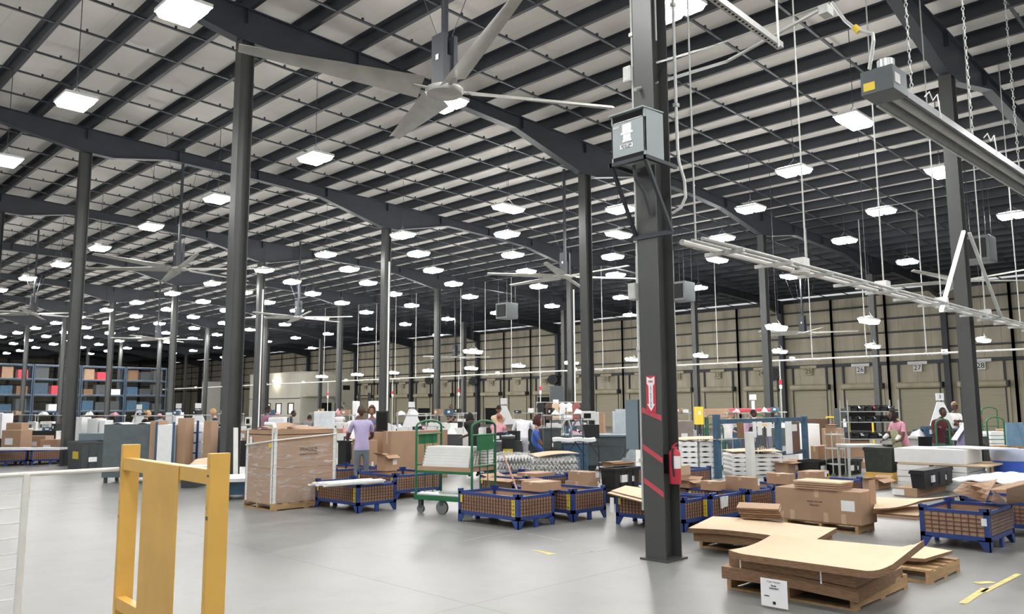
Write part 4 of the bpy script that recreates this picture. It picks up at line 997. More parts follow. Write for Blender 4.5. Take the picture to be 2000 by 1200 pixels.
# white strip leaning on the dark column, low blue dolly with white boards
tag(MB().bar((-.04, 9.70, 0), (.0, 9.87, 1.22), .09, .02).mk('white_strip', WHITEP), 'white narrow strip leaning against the tall dark column', 'strip')
q = FB(445, 484, 942, 14.2, .32, .9); t = thing('board_pile', 'flat white boards on a blue dolly between the column and the wrapped cartons', 'boards', tuple(q[0]), -YAW+.2)
for k in range(3): MB().box(-.35+.03*k, -.5, .02*k, .3, .5, .018+.02*k).mk('board', FOAM, t)
t = thing('blue_dolly', 'low blue dolly under the flat white boards', 'dolly', (q[0].x, q[0].y, 0), -YAW+.2); MB().box(-.2, -.3, .08, .25, .3, .3).mk('frame', BLUE_S, t)
for sx in (-.15, .2):
    for sy in (-.25, .25): MB().lathe([(0, -.02), (.04, -.02), (.04, .02), (0, .02)], (sx, sy, .04), 12, axis='y').mk('wheel', RUB, t)

# ------------------------------------------------------------------ green stock cart with louvred panels
c0 = G(812, 1002); ang = math.radians(-75)
t = thing('stock_cart', 'green steel stock cart with arched ends loaded with white louvred panels', 'cart', (c0.x, c0.y, 0), ang)
L, Wd = 1.02, .66
take((c0.x+.38, c0.y-.42), ang, .52, .34, 0, 1.4)
def arch(x):
    m = MB(); pts = [(x, 0, .2), (x, 0, 1.30)]; n = 8
    for k in range(n+1):
        a = PI-PI*k/n; pts.append((x, Wd/2+Wd/2*math.cos(a)*.999 if 0 < k < n else (0 if k == 0 else Wd), 1.30+.09*math.sin(a)))
    pts.append((x, Wd, .2)); m.tube(pts, .018, 8)
    for z in (.25, .72, 1.18): m.cyl((x, 0, z), (x, Wd, z), .014, 6)
    for y in (Wd/3, 2*Wd/3): m.cyl((x, y, .2), (x, y, 1.18), .008, 6)
    m.mk('end_frame', GREEN, t, smooth=True)
arch(0); arch(L)
m = MB(); m.box(-.03, -.02, .2, L+.03, Wd+.02, .27); m.mk('base_deck', GREEN, t, bevel=.006)
m = MB(); m.box(0, 0, .60, L, .03, .64); m.box(0, Wd-.03, .60, L, Wd, .64); m.mk('shelf_rail', GREEN, t)
MB().box(.01, .0, .64, L-.01, Wd, .70).mk('shelf_board', KRAFT, t)
MB().box(-.022, .08, 1.03, -.018, Wd-.08, 1.19).mk('end_plate', GREEN, t)
MB().box(L+.018, .1, .95, L+.024, Wd-.1, 1.17).mk('end_plate', GREEN, t)
for i, (x, y, r) in enumerate(((.06, .05, .06), (.06, Wd-.05, .06), (.47, .03, .1), (.47, Wd-.03, .1), (L-.06, .05, .06), (L-.06, Wd-.05, .06))):
    wl_ = MB().lathe([(0, -.022), (r, -.022), (r, .022), (0, .022)], (x, y, r), 20, axis='y').mk('wheel', RUB, t, smooth=True)
    m = MB(); m.box(x-.03, y-.03, r*1.3, x+.03, y+.03, .2); m.mk('fork', DGREY, wl_)
M2 = Matrix.Translation((c0.x, c0.y, 0)) @ Matrix.Rotation(ang, 4, 'Z')
def louvre(name, x0, x1, y0, z0, H_, tilt, label, n=9):
    p = M2 @ Vector((x0, y0, z0)); t = thing(name, label, 'panel', tuple(p), ang, 'louvred panels on the green cart'); m = MB(); LL = x1-x0
    for k in range(n):
        z = k*H_/n; y = z*tilt; m.add([(0, y, z), (LL, y, z), (LL, y+H_/n*tilt-.02, z+H_/n*.80), (0, y+H_/n*tilt-.02, z+H_/n*.80), (0, y+.03, z+.01), (LL, y+.03, z+.01), (LL, y+.03+H_/n*tilt-.02, z+H_/n*.80), (0, y+.03+H_/n*tilt-.02, z+H_/n*.80)],
                                     [(0, 1, 2, 3), (7, 6, 5, 4), (0, 4, 5, 1), (1, 5, 6, 2), (2, 6, 7, 3), (3, 7, 4, 0)])
        m.box(.01, y+.022, z, LL-.01, y+.034, z+H_/n)
    m.mk('slats', PVC, t); return t
for k in range(4): louvre('louvred_shutter', .10, .93, .03+.075*k, .702, .30, .35, 'upright white louvred shutter, %s from the front on the green cart shelf' % ORD[k], 7)
for k in range(6):
    p = M2 @ Vector((.62, .42, .702+.045*k)); t = thing('slatted_shutter', 'flat white slatted shutter, %s from the bottom at the right end of the green cart' % ORD[k], 'shutter', tuple(p), ang, 'flat panels stacked on the green cart')
    MB().box(-.1, 0, 0, .38, .22, .035).mk('slats', PVC, t, bevel=.004)
for k, (x, y, z, l, w_, m_) in enumerate(((.0, .02, .275, .9, .2, PVC), (.3, .24, .275, 1.0, .2, mat('pale_grey_green_panel', '#a9b5b2', .5)), (.35, .1, .3, .9, .3, mat('pale_grey_green_panel', '#a9b5b2', .5)))):
    p = M2 @ Vector((x, y, z)); tag(MB().box(0, 0, 0, l, w_, .022).mk('flat_board', m_, loc=tuple(p), rz=ang+.03*k), ['white flat panel on the lower deck of the green cart', 'pale green grey panel at the back of the green cart deck', 'pale green grey panel lying across the green cart deck'][k], 'panel')

# ------------------------------------------------------------------ film wrapped ribbed panel stacks
def ribbed(label, x0, x1, yt, yb, Z, sheet=True):
    q = FB(x0, x1, yt, Z, 0, .6); p, W, Dp, H = q; t = thing('wrapped_panel_stack', label, 'panel stack', tuple(p), -YAW+.12)
    n = 5
    for k in range(n):
        z = .05+k*(H-.05)/n; m = MB(); pts = []; N = 22
        for i in range(N+1): pts.append((-W/2+W*i/N, z+((H-.05)/n*.62 if i % 2 else .0)))
        m.prism(pts+[(a, b+.02) for a, b in reversed(pts)], Dp, 'y', -Dp/2); m.mk('ribbed_panel', PVC, t)
    MB().box(-W/2, -Dp/2, 0, W/2, Dp/2, .05).mk('base_board', KRAFT, t)
    f = MB(); f.slab([(-W/2-.03, -Dp/2-.03, H), (W/2+.03, -Dp/2-.03, H), (W/2+.03, Dp/2, H), (-W/2-.03, Dp/2, H)], .004, lambda s, q: .03*math.sin(s*9+q*5), 14, 8)
    f.add([(-W/2-.03, -Dp/2-.035, .06), (W/2+.03, -Dp/2-.03, .06), (W/2+.03, -Dp/2-.03, H), (-W/2-.03, -Dp/2-.03, H)], [(0, 1, 2, 3)]); f.mk('stretch_film', FILM, t)
    if sheet: MB().slab([(-W*.4, -Dp*.55, H+.03), (W*.55, -Dp*.3, H+.08), (W*.4, Dp*.5, H+.1), (-W*.5, Dp*.5, H+.05)], .012, lambda s, q: .03*math.sin(s*3), 8, 4).mk('kraft_sheet', KRAFT_L, t)
ribbed('film wrapped stack of ribbed metal panels just behind the green cart', 966, 1034, 886, 940, 14.6, False)
ribbed('film wrapped ribbed metal panels under a kraft sheet in front of the tilt truck', 1034, 1122, 893, 930, 16.2, True)

# ------------------------------------------------------------------ grey tilt truck
q = PZ(1172, 20.5); s = 20.5/F; take((q.x, q.y), -YAW, .9, .45, 0, .95)
t = thing('tilt_truck', 'big dark grey plastic tilt truck with sloped nose behind the wrapped panels', 'tilt truck', tuple(q), -YAW)
X = lambda px: (px-1172)*s; Zf = lambda y: 1.6-(y-HOR(1172))*s
prof = [(X(1106), Zf(848)), (X(1234), Zf(851)), (X(1225), Zf(872)), (X(1208), Zf(892)), (X(1194), .14), (X(1142), .12), (X(1128), Zf(890))]
MB().prism(prof, .82, 'y', -.41).mk('tub', GREYG, t, bevel=.03)
inn = [(x*.95, z+.01) for x, z in prof[:2]]
MB().box(X(1104), -.45, Zf(848)-.05, X(1236), .45, Zf(848)+.01).mk('rim', PANELG, t, bevel=.015)
for x in (1212, 1221): MB().bar((X(x), -.415, Zf(856)), (X(x-9), -.415, Zf(890)), .05, .02).mk('rib', GREYG, t)
MB().bar((X(1130), -.415, Zf(866)), (X(1208), -.415, Zf(868)), .02, .04).mk('rib', GREYG, t)
for x in (1150, 1188):
    for y in (-.35, .35): MB().lathe([(0, -.03), (.12, -.03), (.12, .03), (0, .03)], (X(x), y, .12), 16, axis='y').mk('wheel', BLACKP, t)
# black folding stand in front of it
q = PZ(1137, 17.2); t = thing('clothes_stand', 'black tubular stand with crossed legs holding folded white goods', 'stand', tuple(q), -YAW); s = 17.2/F
X = lambda px: (px-1137)*s; Zf = lambda y: 1.6-(y-HOR(1137))*s
m = MB(); m.tube([(X(1098), 0, 0), (X(1098), 0, Zf(868))], .012, 6); m.tube([(X(1137), 0, 0), (X(1137), 0, Zf(817)), (X(1076), 0, Zf(817)), (X(1076), 0, 0)], .012, 6); m.tube([(X(1097), 0, Zf(861)), (X(1165), 0, Zf(861)), (X(1167), 0, Zf(882)), (X(1167), 0, 0)], .012, 6)
m.mk('frame', BLACKP, t)
for a_, b_ in (((1122, 862), (1107, 884)), ((1122, 862), (1139, 888)), ((1148, 862), (1166, 890))): MB().cyl((X(a_[0]), -.02, Zf(a_[1])), (X(b_[0]), -.02, Zf(b_[1])), .01, 6).mk('brace', BLACKP, t)
tag(MB().slab([(X(1078), -.2, 0), (X(1160), -.2, 0), (X(1160), .2, .02), (X(1078), .2, .02)], .06, lambda s, q: .03+.012*math.sin(s*13)+.01*math.cos(q*9), 24, 5).mk('folded_goods', PAPER, loc=(q.x, q.y, Zf(861)+.025), rz=-YAW), 'folded white and kraft goods draped on the black tubular stand', 'folded goods')

# ------------------------------------------------------------------ slate blue frame rack
take((12.2, 4.54), 0, 3.7, .1, 0, 1.4)
t = thing('frame_rack', 'chunky slate blue steel frame rack with tags and hanging grey straps', 'rack', (8.69, 4.54, 0))
u2, u3 = PV(1520, 850, 4.54).x-8.69, PV(1572, 850, 4.54).x-8.69
for x, h in ((0, 1.40), (u2, 1.36), (u3, 1.32)):
    MB().box(x-.07, -.06, 0, x+.07, .06, h).mk('post', BLUE_S, t, bevel=.006)
for x0_, x1_, z in ((0, u2, 1.24), (u2, u3, 1.24), (u2, u3, .42)): MB().box(x0_+.07, -.03, z-.05, x1_-.07, .03, z+.05).mk('beam', BLUE_S, t)
MB().box(.07, -.09, 1.3, u2, -.08, 1.31).mk('wire', GALV, t); MB().box(-.1, -.1, .84, u2*.55, -.085, .87).mk('hanging_bar', GALV, t)
for x, w_, z0_, z1_, mm in ((.85, .3, .86, 1.22, KRAFT_D), (1.5, .16, .75, 1.22, PAPER), (1.75, .2, .9, 1.22, PAPER), (2.2, .22, .7, 1.16, FOAM), (3.2, .35, .4, 1.2, FOAM)): MB().box(x-w_/2, -.11, z0_, x+w_/2, -.1, z1_).mk('hanging_card', mm, t)
MB().box(u2+.35, -.1, .42, u2+.95, -.09, 1.18).mk('brown_card', mat('brown_board', '#6b5146', .8), t); MB().box(u2+.5, -.11, .95, u2+.8, -.1, 1.12).mk('paper_tag', PAPER, t)
m = MB(); random.seed(5)
for k in range(9):
    x = 1.35+k*.09; m.tube([(x, -.12, .86), (x+.03*random.random(), -.13, .6), (x+.06*random.uniform(-1, 1), -.13, .25+.25*random.random())], .014, 5)
m.mk('hanging_straps', DGREY, t)
m = MB(); m.slab([(2.0, -.14, .5), (2.3, -.14, .45), (2.3, -.12, .86), (2.05, -.12, .86)], .01, None, 2, 2); m.mk('purple_strap', mat('purple_grey_cloth', '#7d7b92', .8), t)
tag(MB().box(-.08, -.08, 0, .08, .08, 1.0).mk('white_post', WHITEP, loc=(9.6, 4.25, 0), bevel=.006), 'short thick white post standing in front of the slate blue frame rack', 'post')
# white moulded panels piled behind the rack
mp0 = None
for s_, (x0, x1, Z, yt, n) in enumerate(((1318, 1352, 17.8, 862, 7), (1353, 1398, 18.0, 862, 7), (1414, 1456, 18.6, 885, 5), (1457, 1514, 18.8, 885, 5))):
    W = (x1-x0)*Z/F-.02; ht = 1.6-(yt-HOR(x0))*Z/F; lh = ht/n; p = PZ((x0+x1)/2, Z+.5)
    lb = ['white moulded panel in the pile just right of the striped column', 'white moulded panel in the pile touching the slate blue post', 'white moulded panel in the pile behind the thick white post', 'white moulded panel in the pile under the hanging grey straps'][s_]
    first_ = None
    for k in range(n):
        if first_ is None:
            t = thing('moulded_tray', lb, 'tray', (p.x, p.y, 0), -YAW, 'white moulded panel piles'); poly = []
            for i in range(13):
                a = i/12; poly.append((-W/2+W*a, lh*.18*(1-math.cos(a*4*PI))/2 if True else 0))
            top = [(x, lh*.99-z*.8) for x, z in reversed(poly)]
            MB().prism([(-W/2-.0, lh*.5)]+[(x*.93, z) for x, z in poly]+[(W/2, lh*.5)]+[(x*.93, z) for x, z in top], .8, 'y', -.4).mk('shell', PVC, t); first_ = t
        else: dup(first_, (p.x, p.y, k*lh), -YAW, lb.replace('moulded panel', 'moulded tray, %s from the floor,' % ORD[k]))
    first_['label'] = lb.replace('moulded panel', 'moulded tray, lowest,')
    take((p.x, p.y), -YAW, W/2, .4, 0, ht)
for (x0, x1, Z, yt, lb) in ((1318, 1400, 17.9, 861, 'pale kraft sheet on top of the white moulded panel piles beside the striped column'), (1416, 1512, 18.7, 884, 'pale kraft sheet on the white moulded panel piles behind the rack')):
    W = (x1-x0)*Z/F; p = PZ((x0+x1)/2, Z+.5, 1.6-(yt-HOR(x0))*Z/F+.005)
    t = thing('kraft_sheet', lb, 'cardboard sheet', tuple(p), -YAW); MB().slab([(-W/2, -.42, .0), (W/2, -.45, .0), (W/2, .45, .04), (-W/2, .5, .0)], .012, lambda s, q: .05*s*(1-s)+.03, 10, 4).mk('sheet', KRAFT_L, t)

# ------------------------------------------------------------------ white foam panels by the right column
c = G(1891, 962); u0, v0 = c.x, c.y; zr = lambda y: 1.6-(y-790.5)*15.35/F
vL = PU(1753, 940, u0).y; vm = PU(1818, 940, u0).y; u1 = min(PV(1930, 940, v0).x, 10.7)
def foam(name, v_a, v_b, z_a, z_b, lb, ue=u1, m=FOAM, grp='white foam panels by the column', off=0.0):
    return slabbox(name, lb, 'foam panel', (u0+off, min(v_a, v_b), ue, max(v_a, v_b), z_a, z_b), m, grp)
zs = [.0, .115, .23, .345, .46]
for k in range(4):
    foam('foam_board', vL, vm+.02, zs[k]+.0015, zs[k+1]-.003, 'white foam board, %s from the floor in the short pile left of the black tote' % ORD[k], off=.02*(k % 2))
    foam('foam_board', vm-.06, v0, zs[k]+.0015, zs[k+1]-.006-.0*k, 'white foam board, %s from the floor in the long pile against the dark column' % ORD[k], ue=u1-.06*k)
foam('kraft_sheet', vL-.02, v0-.35, .462, .492, 'kraft sheets sandwiched under the top white foam panel', ue=u1, m=KRAFT_L, grp=None)
foam('foam_board', vL+.03, v0+.02, .495, .76, 'thick white foam panel lying on top of both piles', ue=u1-.2, grp=None)
tag(MB().slab([(0, 0, 0), (.3, .9, 0), (1.0, .5, 0), (.6, -.5, 0)], .02, None, 1, 1).mk('foam_sheet', FOAM, loc=(u0+.2, vm-.8, .79)), 'thin white foam sheet tilted on the topmost foam panel', 'foam sheet')
# black tote on flat cartons
fb = CB(1792, 972, 1746, 1864, 955); slabbox('flat_carton_stack', 'low stack of flat brown cartons under the black tote', 'cardboard stack', fb, KRAFT)
tag(MB().box(-.004, -.1, .0, 0, .1, .1).mk('paper_notice', PAPER, loc=(fb[0]-.002, (fb[1]+fb[3])/2+.12, .02)), 'white paper hanging on the flat cartons under the black tote', 'paper')
tote('black plastic tote with white label standing on the flat brown cartons', CB(1806, 956, 1778, 1864, 923, fb[5]+.002), lid=True)
# blue bin with liner
p = PZ(1965, 15.6); t = thing('waste_bin', 'bright blue plastic waste bin with a pale liner beside the dark column', 'bin', tuple(p))
MB().lathe([(0, 0), (.26, 0), (.33, .66), (.335, .66), (.335, .69), (0.3, .69), (.25, .05), (0, .05)], n=28).mk('bin_body', BLUE_C, t, smooth=True)
MB().lathe([(.30, .5), (.345, .58), (.35, .70), (.345, .74), (.31, .73), (.3, .6)], n=28).mk('liner', mat('pale_bin_liner', '#c9d3e8', .5, 0, .06, 9), t, smooth=True)
# plastic sheets heap and open carton at right
p = G(1940, 948, .3); random.seed(9)
tag(MB().slab([(-.5, -.6, -.0), (.9, -.9, 0), (1.2, .6, 0), (-.2, .8, 0)], .02, lambda s, q: .1*math.sin(s*PI)*math.sin(q*PI)+.03*math.sin(s*23+q*9)*math.cos(q*17), 34, 26).mk('plastic_sheeting', mat('crumpled_white_plastic', '#e9edf3', .25, 0, .05, 8, .4), loc=(p.x+.5, p.y-.1, .34), smooth=True), 'crumpled white plastic sheeting heaped behind the open carton', 'plastic sheeting')
slabbox('flat_carton_stack', 'brown cartons under the crumpled white plastic sheeting', 'cardboard stack', (p.x+.1, p.y-.9, p.x+1.5, p.y+.5, 0, .31), KRAFT)
ob = [G(1932, 984, .45), G(2075, 984, .45), G(2075, 955, .6), G(1908, 956, .6)]
t = thing('open_carton', 'crumpled open brown carton lying on the bins at the frame edge', 'box', tuple(ob[0]))
o = ob[0]; z_ = lambda x, y, z: G(x, y, z)-o
MB().slab([z_(1967, 984, .45), z_(2060, 975, .45), z_(2060, 930, .75), z_(1965, 955, .75)], .008, None, 3, 3).mk('side_wall', KRAFT, t)
MB().slab([z_(1930, 957, .72), z_(1967, 957, .72), z_(2040, 935, .74), z_(1990, 940, .74)], .008, None, 3, 3).mk('top_wall', KRAFT, t)
MB().slab([z_(1924, 981, .46), z_(1934, 957, .7), z_(1948, 936, .72), z_(1896, 948, .66)], .008, None, 3, 3).mk('flap', KRAFT, t)
MB().slab([z_(1860, 960, .5), z_(1924, 981, .46), z_(1896, 948, .66), z_(1880, 945, .6)], .008, None, 3, 3).mk('flap', KRAFT, t)
MB().slab([z_(1936, 980, .45), z_(1966, 984, .45), z_(1963, 975, .6), z_(1941, 958, .62)], .008, None, 2, 2).mk('inner_board', PAPER, t)
# kraft sheets right of the long carton
o = G(1760, 985, .3); zf = lambda x, y, z: G(x, y, z)-o
t = thing('kraft_sheet', 'wide pale kraft sheet curving over the low bin right of the long carton', 'cardboard sheet', tuple(o))
MB().slab([zf(1706, 994, .33), zf(1800, 978, .40), zf(1872, 968, .44), zf(1712, 971, .36)], .02, lambda s, q: -.03*math.sin(s*PI), 12, 6, 0, 1).mk('sheet', [KRAFT_L, KRAFT_D], t)
t = thing('kraft_sheet', 'lower kraft sheet poking out beneath the wide curved one', 'cardboard sheet', tuple(o))
MB().slab([zf(1704, 1001, .26), zf(1793, 1008, .24), zf(1815, 990, .28), zf(1712, 990, .28)], .02, None, 6, 4, 0, 1).mk('sheet', [KRAFT_L, KRAFT_D], t)
slabbox('flat_carton_stack', 'low dark brown stack under the curved kraft sheets', 'cardboard stack', CB(1790, 1016, 1712, 1830, 1002), KRAFT)

# ------------------------------------------------------------------ cartons and totes, each placed on floor or bin
def zt(x, y, Z): return 1.6-(y-HOR(x))*Z/F
C_ = carton
C_('large plain brown carton behind the green cart arch', CB(778, 935, 738, 872, 861), paper=None)
C_('long brown carton lying on the large plain one', CB(764, 861, 748, 874, 843, zt(778, 862, 17.2)+.01), paper=None)
C_('small brown carton with yellow sticker beside the lavender shirt man', CB(716, 863, 712, 748, 845, zt(716, 863, 17.5)), yellow=True)
C_('open brown carton in front of the bench end panels', CB(697, 884, 688, 712, 858, zt(697, 884, 16.5)), open_=1)
C_('brown carton with small white square label in the carton pile', CB(708, 880, 703, 737, 861, zt(708, 880, 16.5)))
C_('upright brown carton with white label on the loaded blue bin', CB(716, 905, 711, 741, 874, .43))
C_('brown carton with an open pale top standing in front of the carton pile', CB(752, 922, 736, 776, 890, .43), open_=1)
C_('brown carton behind the upright labelled one', CB(735, 903, 720, 770, 874, .43), paper=None)
C_('small square carton between the wrapped pallet and the open carton', CB(700, 873, 690, 705, 858, zt(700, 873, 17)), paper=None)
tote('black tote with two white labels behind the wrapped cartons', CB(676, 878, 660, 686, 862, zt(676, 878, 17.5)))
tote('black tote with yellow tag below the other black tote', CB(690, 905, 676, 712, 887, .43))
C_('flat brown carton with slightly open top on the blue bin by the cart', CB(1055, 962, 1018, 1096, 944, .42), paper=None)
C_('wide low brown carton between the green cart and the blue bins', CB(1010, 975, 952, 1046, 937, .1), open_=1)
C_('brown carton with white label and yellow sticker behind the low carton', CB(1046, 982, 1010, 1084, 926), yellow=True)
lb_ = CB(1150, 985, 1104, 1168, 943); C_('lower brown carton of the pair beside the black tote', lb_, paper=None)
C_('upper brown carton of the pair beside the black tote', (lb_[0]+.02, lb_[1], lb_[2]+.05, lb_[3]-.05, lb_[5]+.002, lb_[5]+.16))
lb_ = CB(1202, 985, 1174, 1250, 957); slabbox('storage_skid', 'black skid under the glossy black tote left of the striped column', 'skid', lb_, BLACKP)
tote('glossy black tote with white and red labels left of the striped column', (lb_[0], lb_[1], lb_[2], lb_[3], lb_[5]+.002, PU(1202, 916, lb_[0]).z))
C_('shallow open brown tray carton behind the black tote', CB(1200, 972, 1178, 1240, 906), open_=1, paper=None)
C_('tall tan carton standing just right of the extinguisher', CB(1322, 985, 1316, 1349, 912), paper=None)
C_('open brown carton with folded flaps right of the striped column', CB(1346, 955, 1322, 1368, 940, .41), open_=1)
C_('brown carton with paper edge in front of the open flaps', CB(1404, 960, 1368, 1418, 942, .41), paper=None)
C_('brown carton with vertical tape and white label in the blue bins', CB(1474, 961, 1417, 1484, 934, .41))
C_('small brown carton resting on the blue bin rim', CB(1544, 948, 1497, 1554, 927, .42), paper=None)
C_('brown carton with yellow and white labels on the last blue bin', CB(1596, 942, 1558, 1620, 923, .42), yellow=True)
C_('tall open carton with an upright flap and white label under the frame rack', CB(1540, 930, 1514, 1562, 905, .25), open_=1)
C_('open carton tray on the floor in front of the yellow based bin', CB(1716, 958, 1684, 1740, 938, .0), open_=1, paper=None)
tote('dark tote with a long white label, left one of the joined pair', CB(1600, 930, 1560, 1618, 901, .42))
tote('dark tote with a long white label and papers on top', CB(1655, 930, 1606, 1684, 901, .42))
bb_ = CB(1745, 944, 1690, 1757, 925); zt_ = PU(1745, 878, bb_[0]).z
slabbox('storage_skid', 'worn yellow skid base under the mossy black bulk bin', 'skid', bb_, YEL)
tote('mossy black bulk bin on a worn yellow base', (bb_[0], bb_[1], bb_[2], bb_[3], bb_[5]+.002, zt_), mat('mossy_black_plastic', '#2b302a', .5, 0, .3, 7), lid=True, paper=False, name='bulk_bin', cat='bin')
C_('long brown carton on the wire trolley beside the white panel', CB(1600, 915, 1584, 1640, 872), paper=None)
C_('tall brown carton behind the wire trolley', CB(1622, 905, 1606, 1650, 838), paper=None)
C_('open carton with crumpled paper on the tall carton', CB(1618, 852, 1612, 1634, 830, zt(1618, 852, 20)), open_=1, paper=None)
C_('brown carton with yellow label under the pale table', CB(1660, 910, 1642, 1688, 879), yellow=True)
C_('small white labelled carton under the pale table end', CB(1680, 915, 1666, 1690, 888), paper='v')
C_('brown carton stack base behind the yellow rail', CB(1600, 868, 1580, 1625, 830, zt(1600, 868, 24)), paper=None)
for k, (x, y) in enumerate(((1162, 818), (1162, 830), (1163, 842))): C_('light brown carton, %s in the stack beside the pale metal cabinet' % ('topmost', 'middle', 'lowest')[k], CB(x+16, y, x-4, x+20, y-11, zt(x, y, 25)), paper=None)
q = FB(1197, 1236, 804, 21.5, 0, .5); t = fbox('metal_cabinet', 'pale blue grey metal cabinet behind the tilt truck rim', 'cabinet', q, mat('pale_cabinet_paint', '#c3ced4', .5), part='case')
W = q[1]
for i in range(6): MB().box(-W/2+.02, -q[2]/2-.006, .1+i*.24, W/2-.02, -q[2]/2, .32+i*.24).mk('drawer', mat('pale_cabinet_paint', '#c3ced4', .5), t)
# grey box bin, left
q = CB(158, 913, 131, 221, 864, .1)
t = tote('dark grey low bulk bin with yellow label beside the tall column', q, DGREY, name='bulk_bin', cat='bin')
loc, W, Dp, H = local(q); MB().box(-W/2-.012, -Dp/2+.3, H*.45, -W/2+.02, -Dp/2+.7, H*.75).mk('yellow_label', YEL_L, t)
for sx in (-.42, 0, .42):
    for sy in (-.42, .42): MB().box(sx*W-.06, sy*Dp-.06, -.1, sx*W+.06, sy*Dp+.06, 0).mk('foot', DGREY, t)
# ------------------------------------------------------------------ people
SKIN = {'dark': mat('dark_skin', '#5b3d30', .5, 0, .05, 9), 'mid': mat('brown_skin', '#9a6a50', .5, 0, .05, 9), 'light': mat('light_skin', '#cfa188', .5, 0, .05, 9)}
def cloth(n, c): return mat(n, c, .85, 0, .08, 9, .1)
def person(label, px, Z, face, lean=0.0, sit=0.0, arms=((.28, .42, 1.0), (-.28, .42, 1.0)), shirt=('white_shirt_cloth', '#e9e9ee'), trousers=('jeans_cloth', '#5b6672'), skin='mid', hair=('black_hair', '#1d1917'), hstyle='short', h=1.7, dz=0.0, glasses=False, extra=None, nod=0.0):
    """face: heading angle about Z relative to looking at the camera (0 = facing camera, pi = back to it)"""
    Z += fit(lambda d: ((PZ(px, Z+d).x, PZ(px, Z+d).y), -YAW, .2, .2, 0, 1.7)); p = PZ(px, Z)
    if lean > .3 or sit: fx = Vector((-math.sin(-YAW+PI+face), math.cos(-YAW+PI+face))); take((p.x+fx.x*.35, p.y+fx.y*.35), -YAW+PI+face, .25, .3, 1.0 if not sit else 0, 1.6)
    root = thing('person', label, 'person', (p.x, p.y, 0), -YAW+PI+face)
    s = h/1.72*.93; hipz = (.92-.42*sit)*s; sl = math.sin(lean); cl = math.cos(lean)
    def T(x, y, z): return Vector((x*s, (y*cl+z*sl)*s, hipz+(z*cl-y*sl)*s))
    me = D.meshes.new('body'); o = D.objects.new('body', me); COL.objects.link(o)
    vs = []; es = []; rs = []
    def A(v, r, par=None):
        vs.append(tuple(v)); rs.append((r*s, r*s) if not isinstance(r, tuple) else (r[0]*s, r[1]*s)); i = len(vs)-1
        if par is not None: es.append((par, i))
        return i
    pel = A(T(0, 0, .0), (.16, .125)); w_ = A(T(0, .0, .18), (.145, .11), pel); ch = A(T(0, .01, .36), (.17, .125), w_); up_ = A(T(0, 0, .50), (.12, .09), ch); nk = A(T(0, .01+.05*nod, .58-.02*nod), .055, up_); hd0 = A(T(0, .025+.1*nod, .64-.07*nod), .055, nk)
    EL = []
    for k, sx in enumerate((-1, 1)):
        sh = A(T(sx*.17, 0, .49), .068, up_); tx, ty, tz = arms[k]
        hand = Vector((tx*s, ty*s, tz*s)); S = T(sx*.2, 0, .46); mid = (S+hand)/2; d = hand-S; bend = max(0, (.56*s)**2-d.length**2)**.5*.45
        el = mid+Vector((sx*.06*s, -.02, -max(bend, .04))); EL.append(el); a0 = A(S, .058, sh); a1 = A(el, .042, a0); wr = A(hand-(hand-el).normalized()*.06*s, .028, a1); A(hand, (.034, .022), wr)
        if sit > 0:
            kn = A((sx*.11*s, .38*s, hipz), .065, pel); an = A((sx*.11*s, .38*s, .09), .04, kn)
        else:
            hp = A((sx*.095*s, 0, hipz-.12*s), .085, pel); kn = A((sx*.1*s, .02, hipz*.52), .058, hp); an = A((sx*.1*s, -.01, .09), .04, kn)
        A((sx*.11*s, vs[an][1]+.14*s, .04), (.038, .045), an)
    me.from_pydata(vs, es, []); elb = []; sk = o.modifiers.new('skin', 'SKIN'); sk.use_smooth_shade = True
    for i, r in enumerate(rs): me.skin_vertices[0].data[i].radius = r; me.skin_vertices[0].data[i].use_root = (i == 0)
    ss = o.modifiers.new('sub', 'SUBSURF'); ss.levels = 2; ss.render_levels = 2
    dg = bpy.context.evaluated_depsgraph_get(); dg.update(); nm = D.meshes.new_from_object(o.evaluated_get(dg)); o.modifiers.clear(); o.data = nm
    import bmesh
    bm = bmesh.new(); bm.from_mesh(nm); hemz = hipz-.06*s; Sh = [T(sx*.2, 0, .46) for sx in (-1, 1)]; hz = [Vector((arms[k][0]*s, arms[k][1]*s, arms[k][2]*s)) for k in (0, 1)]
    cuts = [(Vector((0, 0, hemz)), Vector((0, 0, 1))), (Vector((0, 0, .1)), Vector((0, 0, 1))), (T(0, 0, .56), T(0, 0, 1)-T(0, 0, 0))]; sl_ = []
    for k in (0, 1):
        d_ = (EL[k]-Sh[k]).normalized(); c_ = Sh[k]+d_*.17*s; sl_.append((c_, d_)); cuts.append((c_, d_))
    for co, no in cuts: bmesh.ops.bisect_plane(bm, geom=bm.verts[:]+bm.edges[:]+bm.faces[:], plane_co=co, plane_no=no)
    bm.to_mesh(nm); bm.free()
    mk = MB(); mk.v = [tuple(v.co) for v in nm.vertices]; mk.f = [tuple(f.vertices) for f in nm.polygons]; mk.m = [0]*len(mk.f)
    hz = [Vector((arms[k][0]*s, arms[k][1]*s, arms[k][2]*s)) for k in (0, 1)]; el_ = []
    Sh = [T(sx*.2, 0, .46) for sx in (-1, 1)]
    for i, f in enumerate(mk.f):
        c = sum((Vector(mk.v[j]) for j in f), Vector())/len(f); mi = 1
        if c.z < hemz: mi = 2
        if (c-T(0, 0, .56)).dot(T(0, 0, 1)-T(0, 0, 0)) > 0 and (c-T(0, .02, .6)).length < .12*s: mi = 0
        for k in (0, 1):
            c_, d_ = sl_[k]
            if (c-c_).dot(d_) > 0:
                dl = min(((c-EL[k].lerp(P_, q/8)).length for P_ in (hz[k], c_) for q in range(9)))
                if dl < .075*s: mi = 0
        if c.z < .1: mi = 3
        mk.m[i] = mi
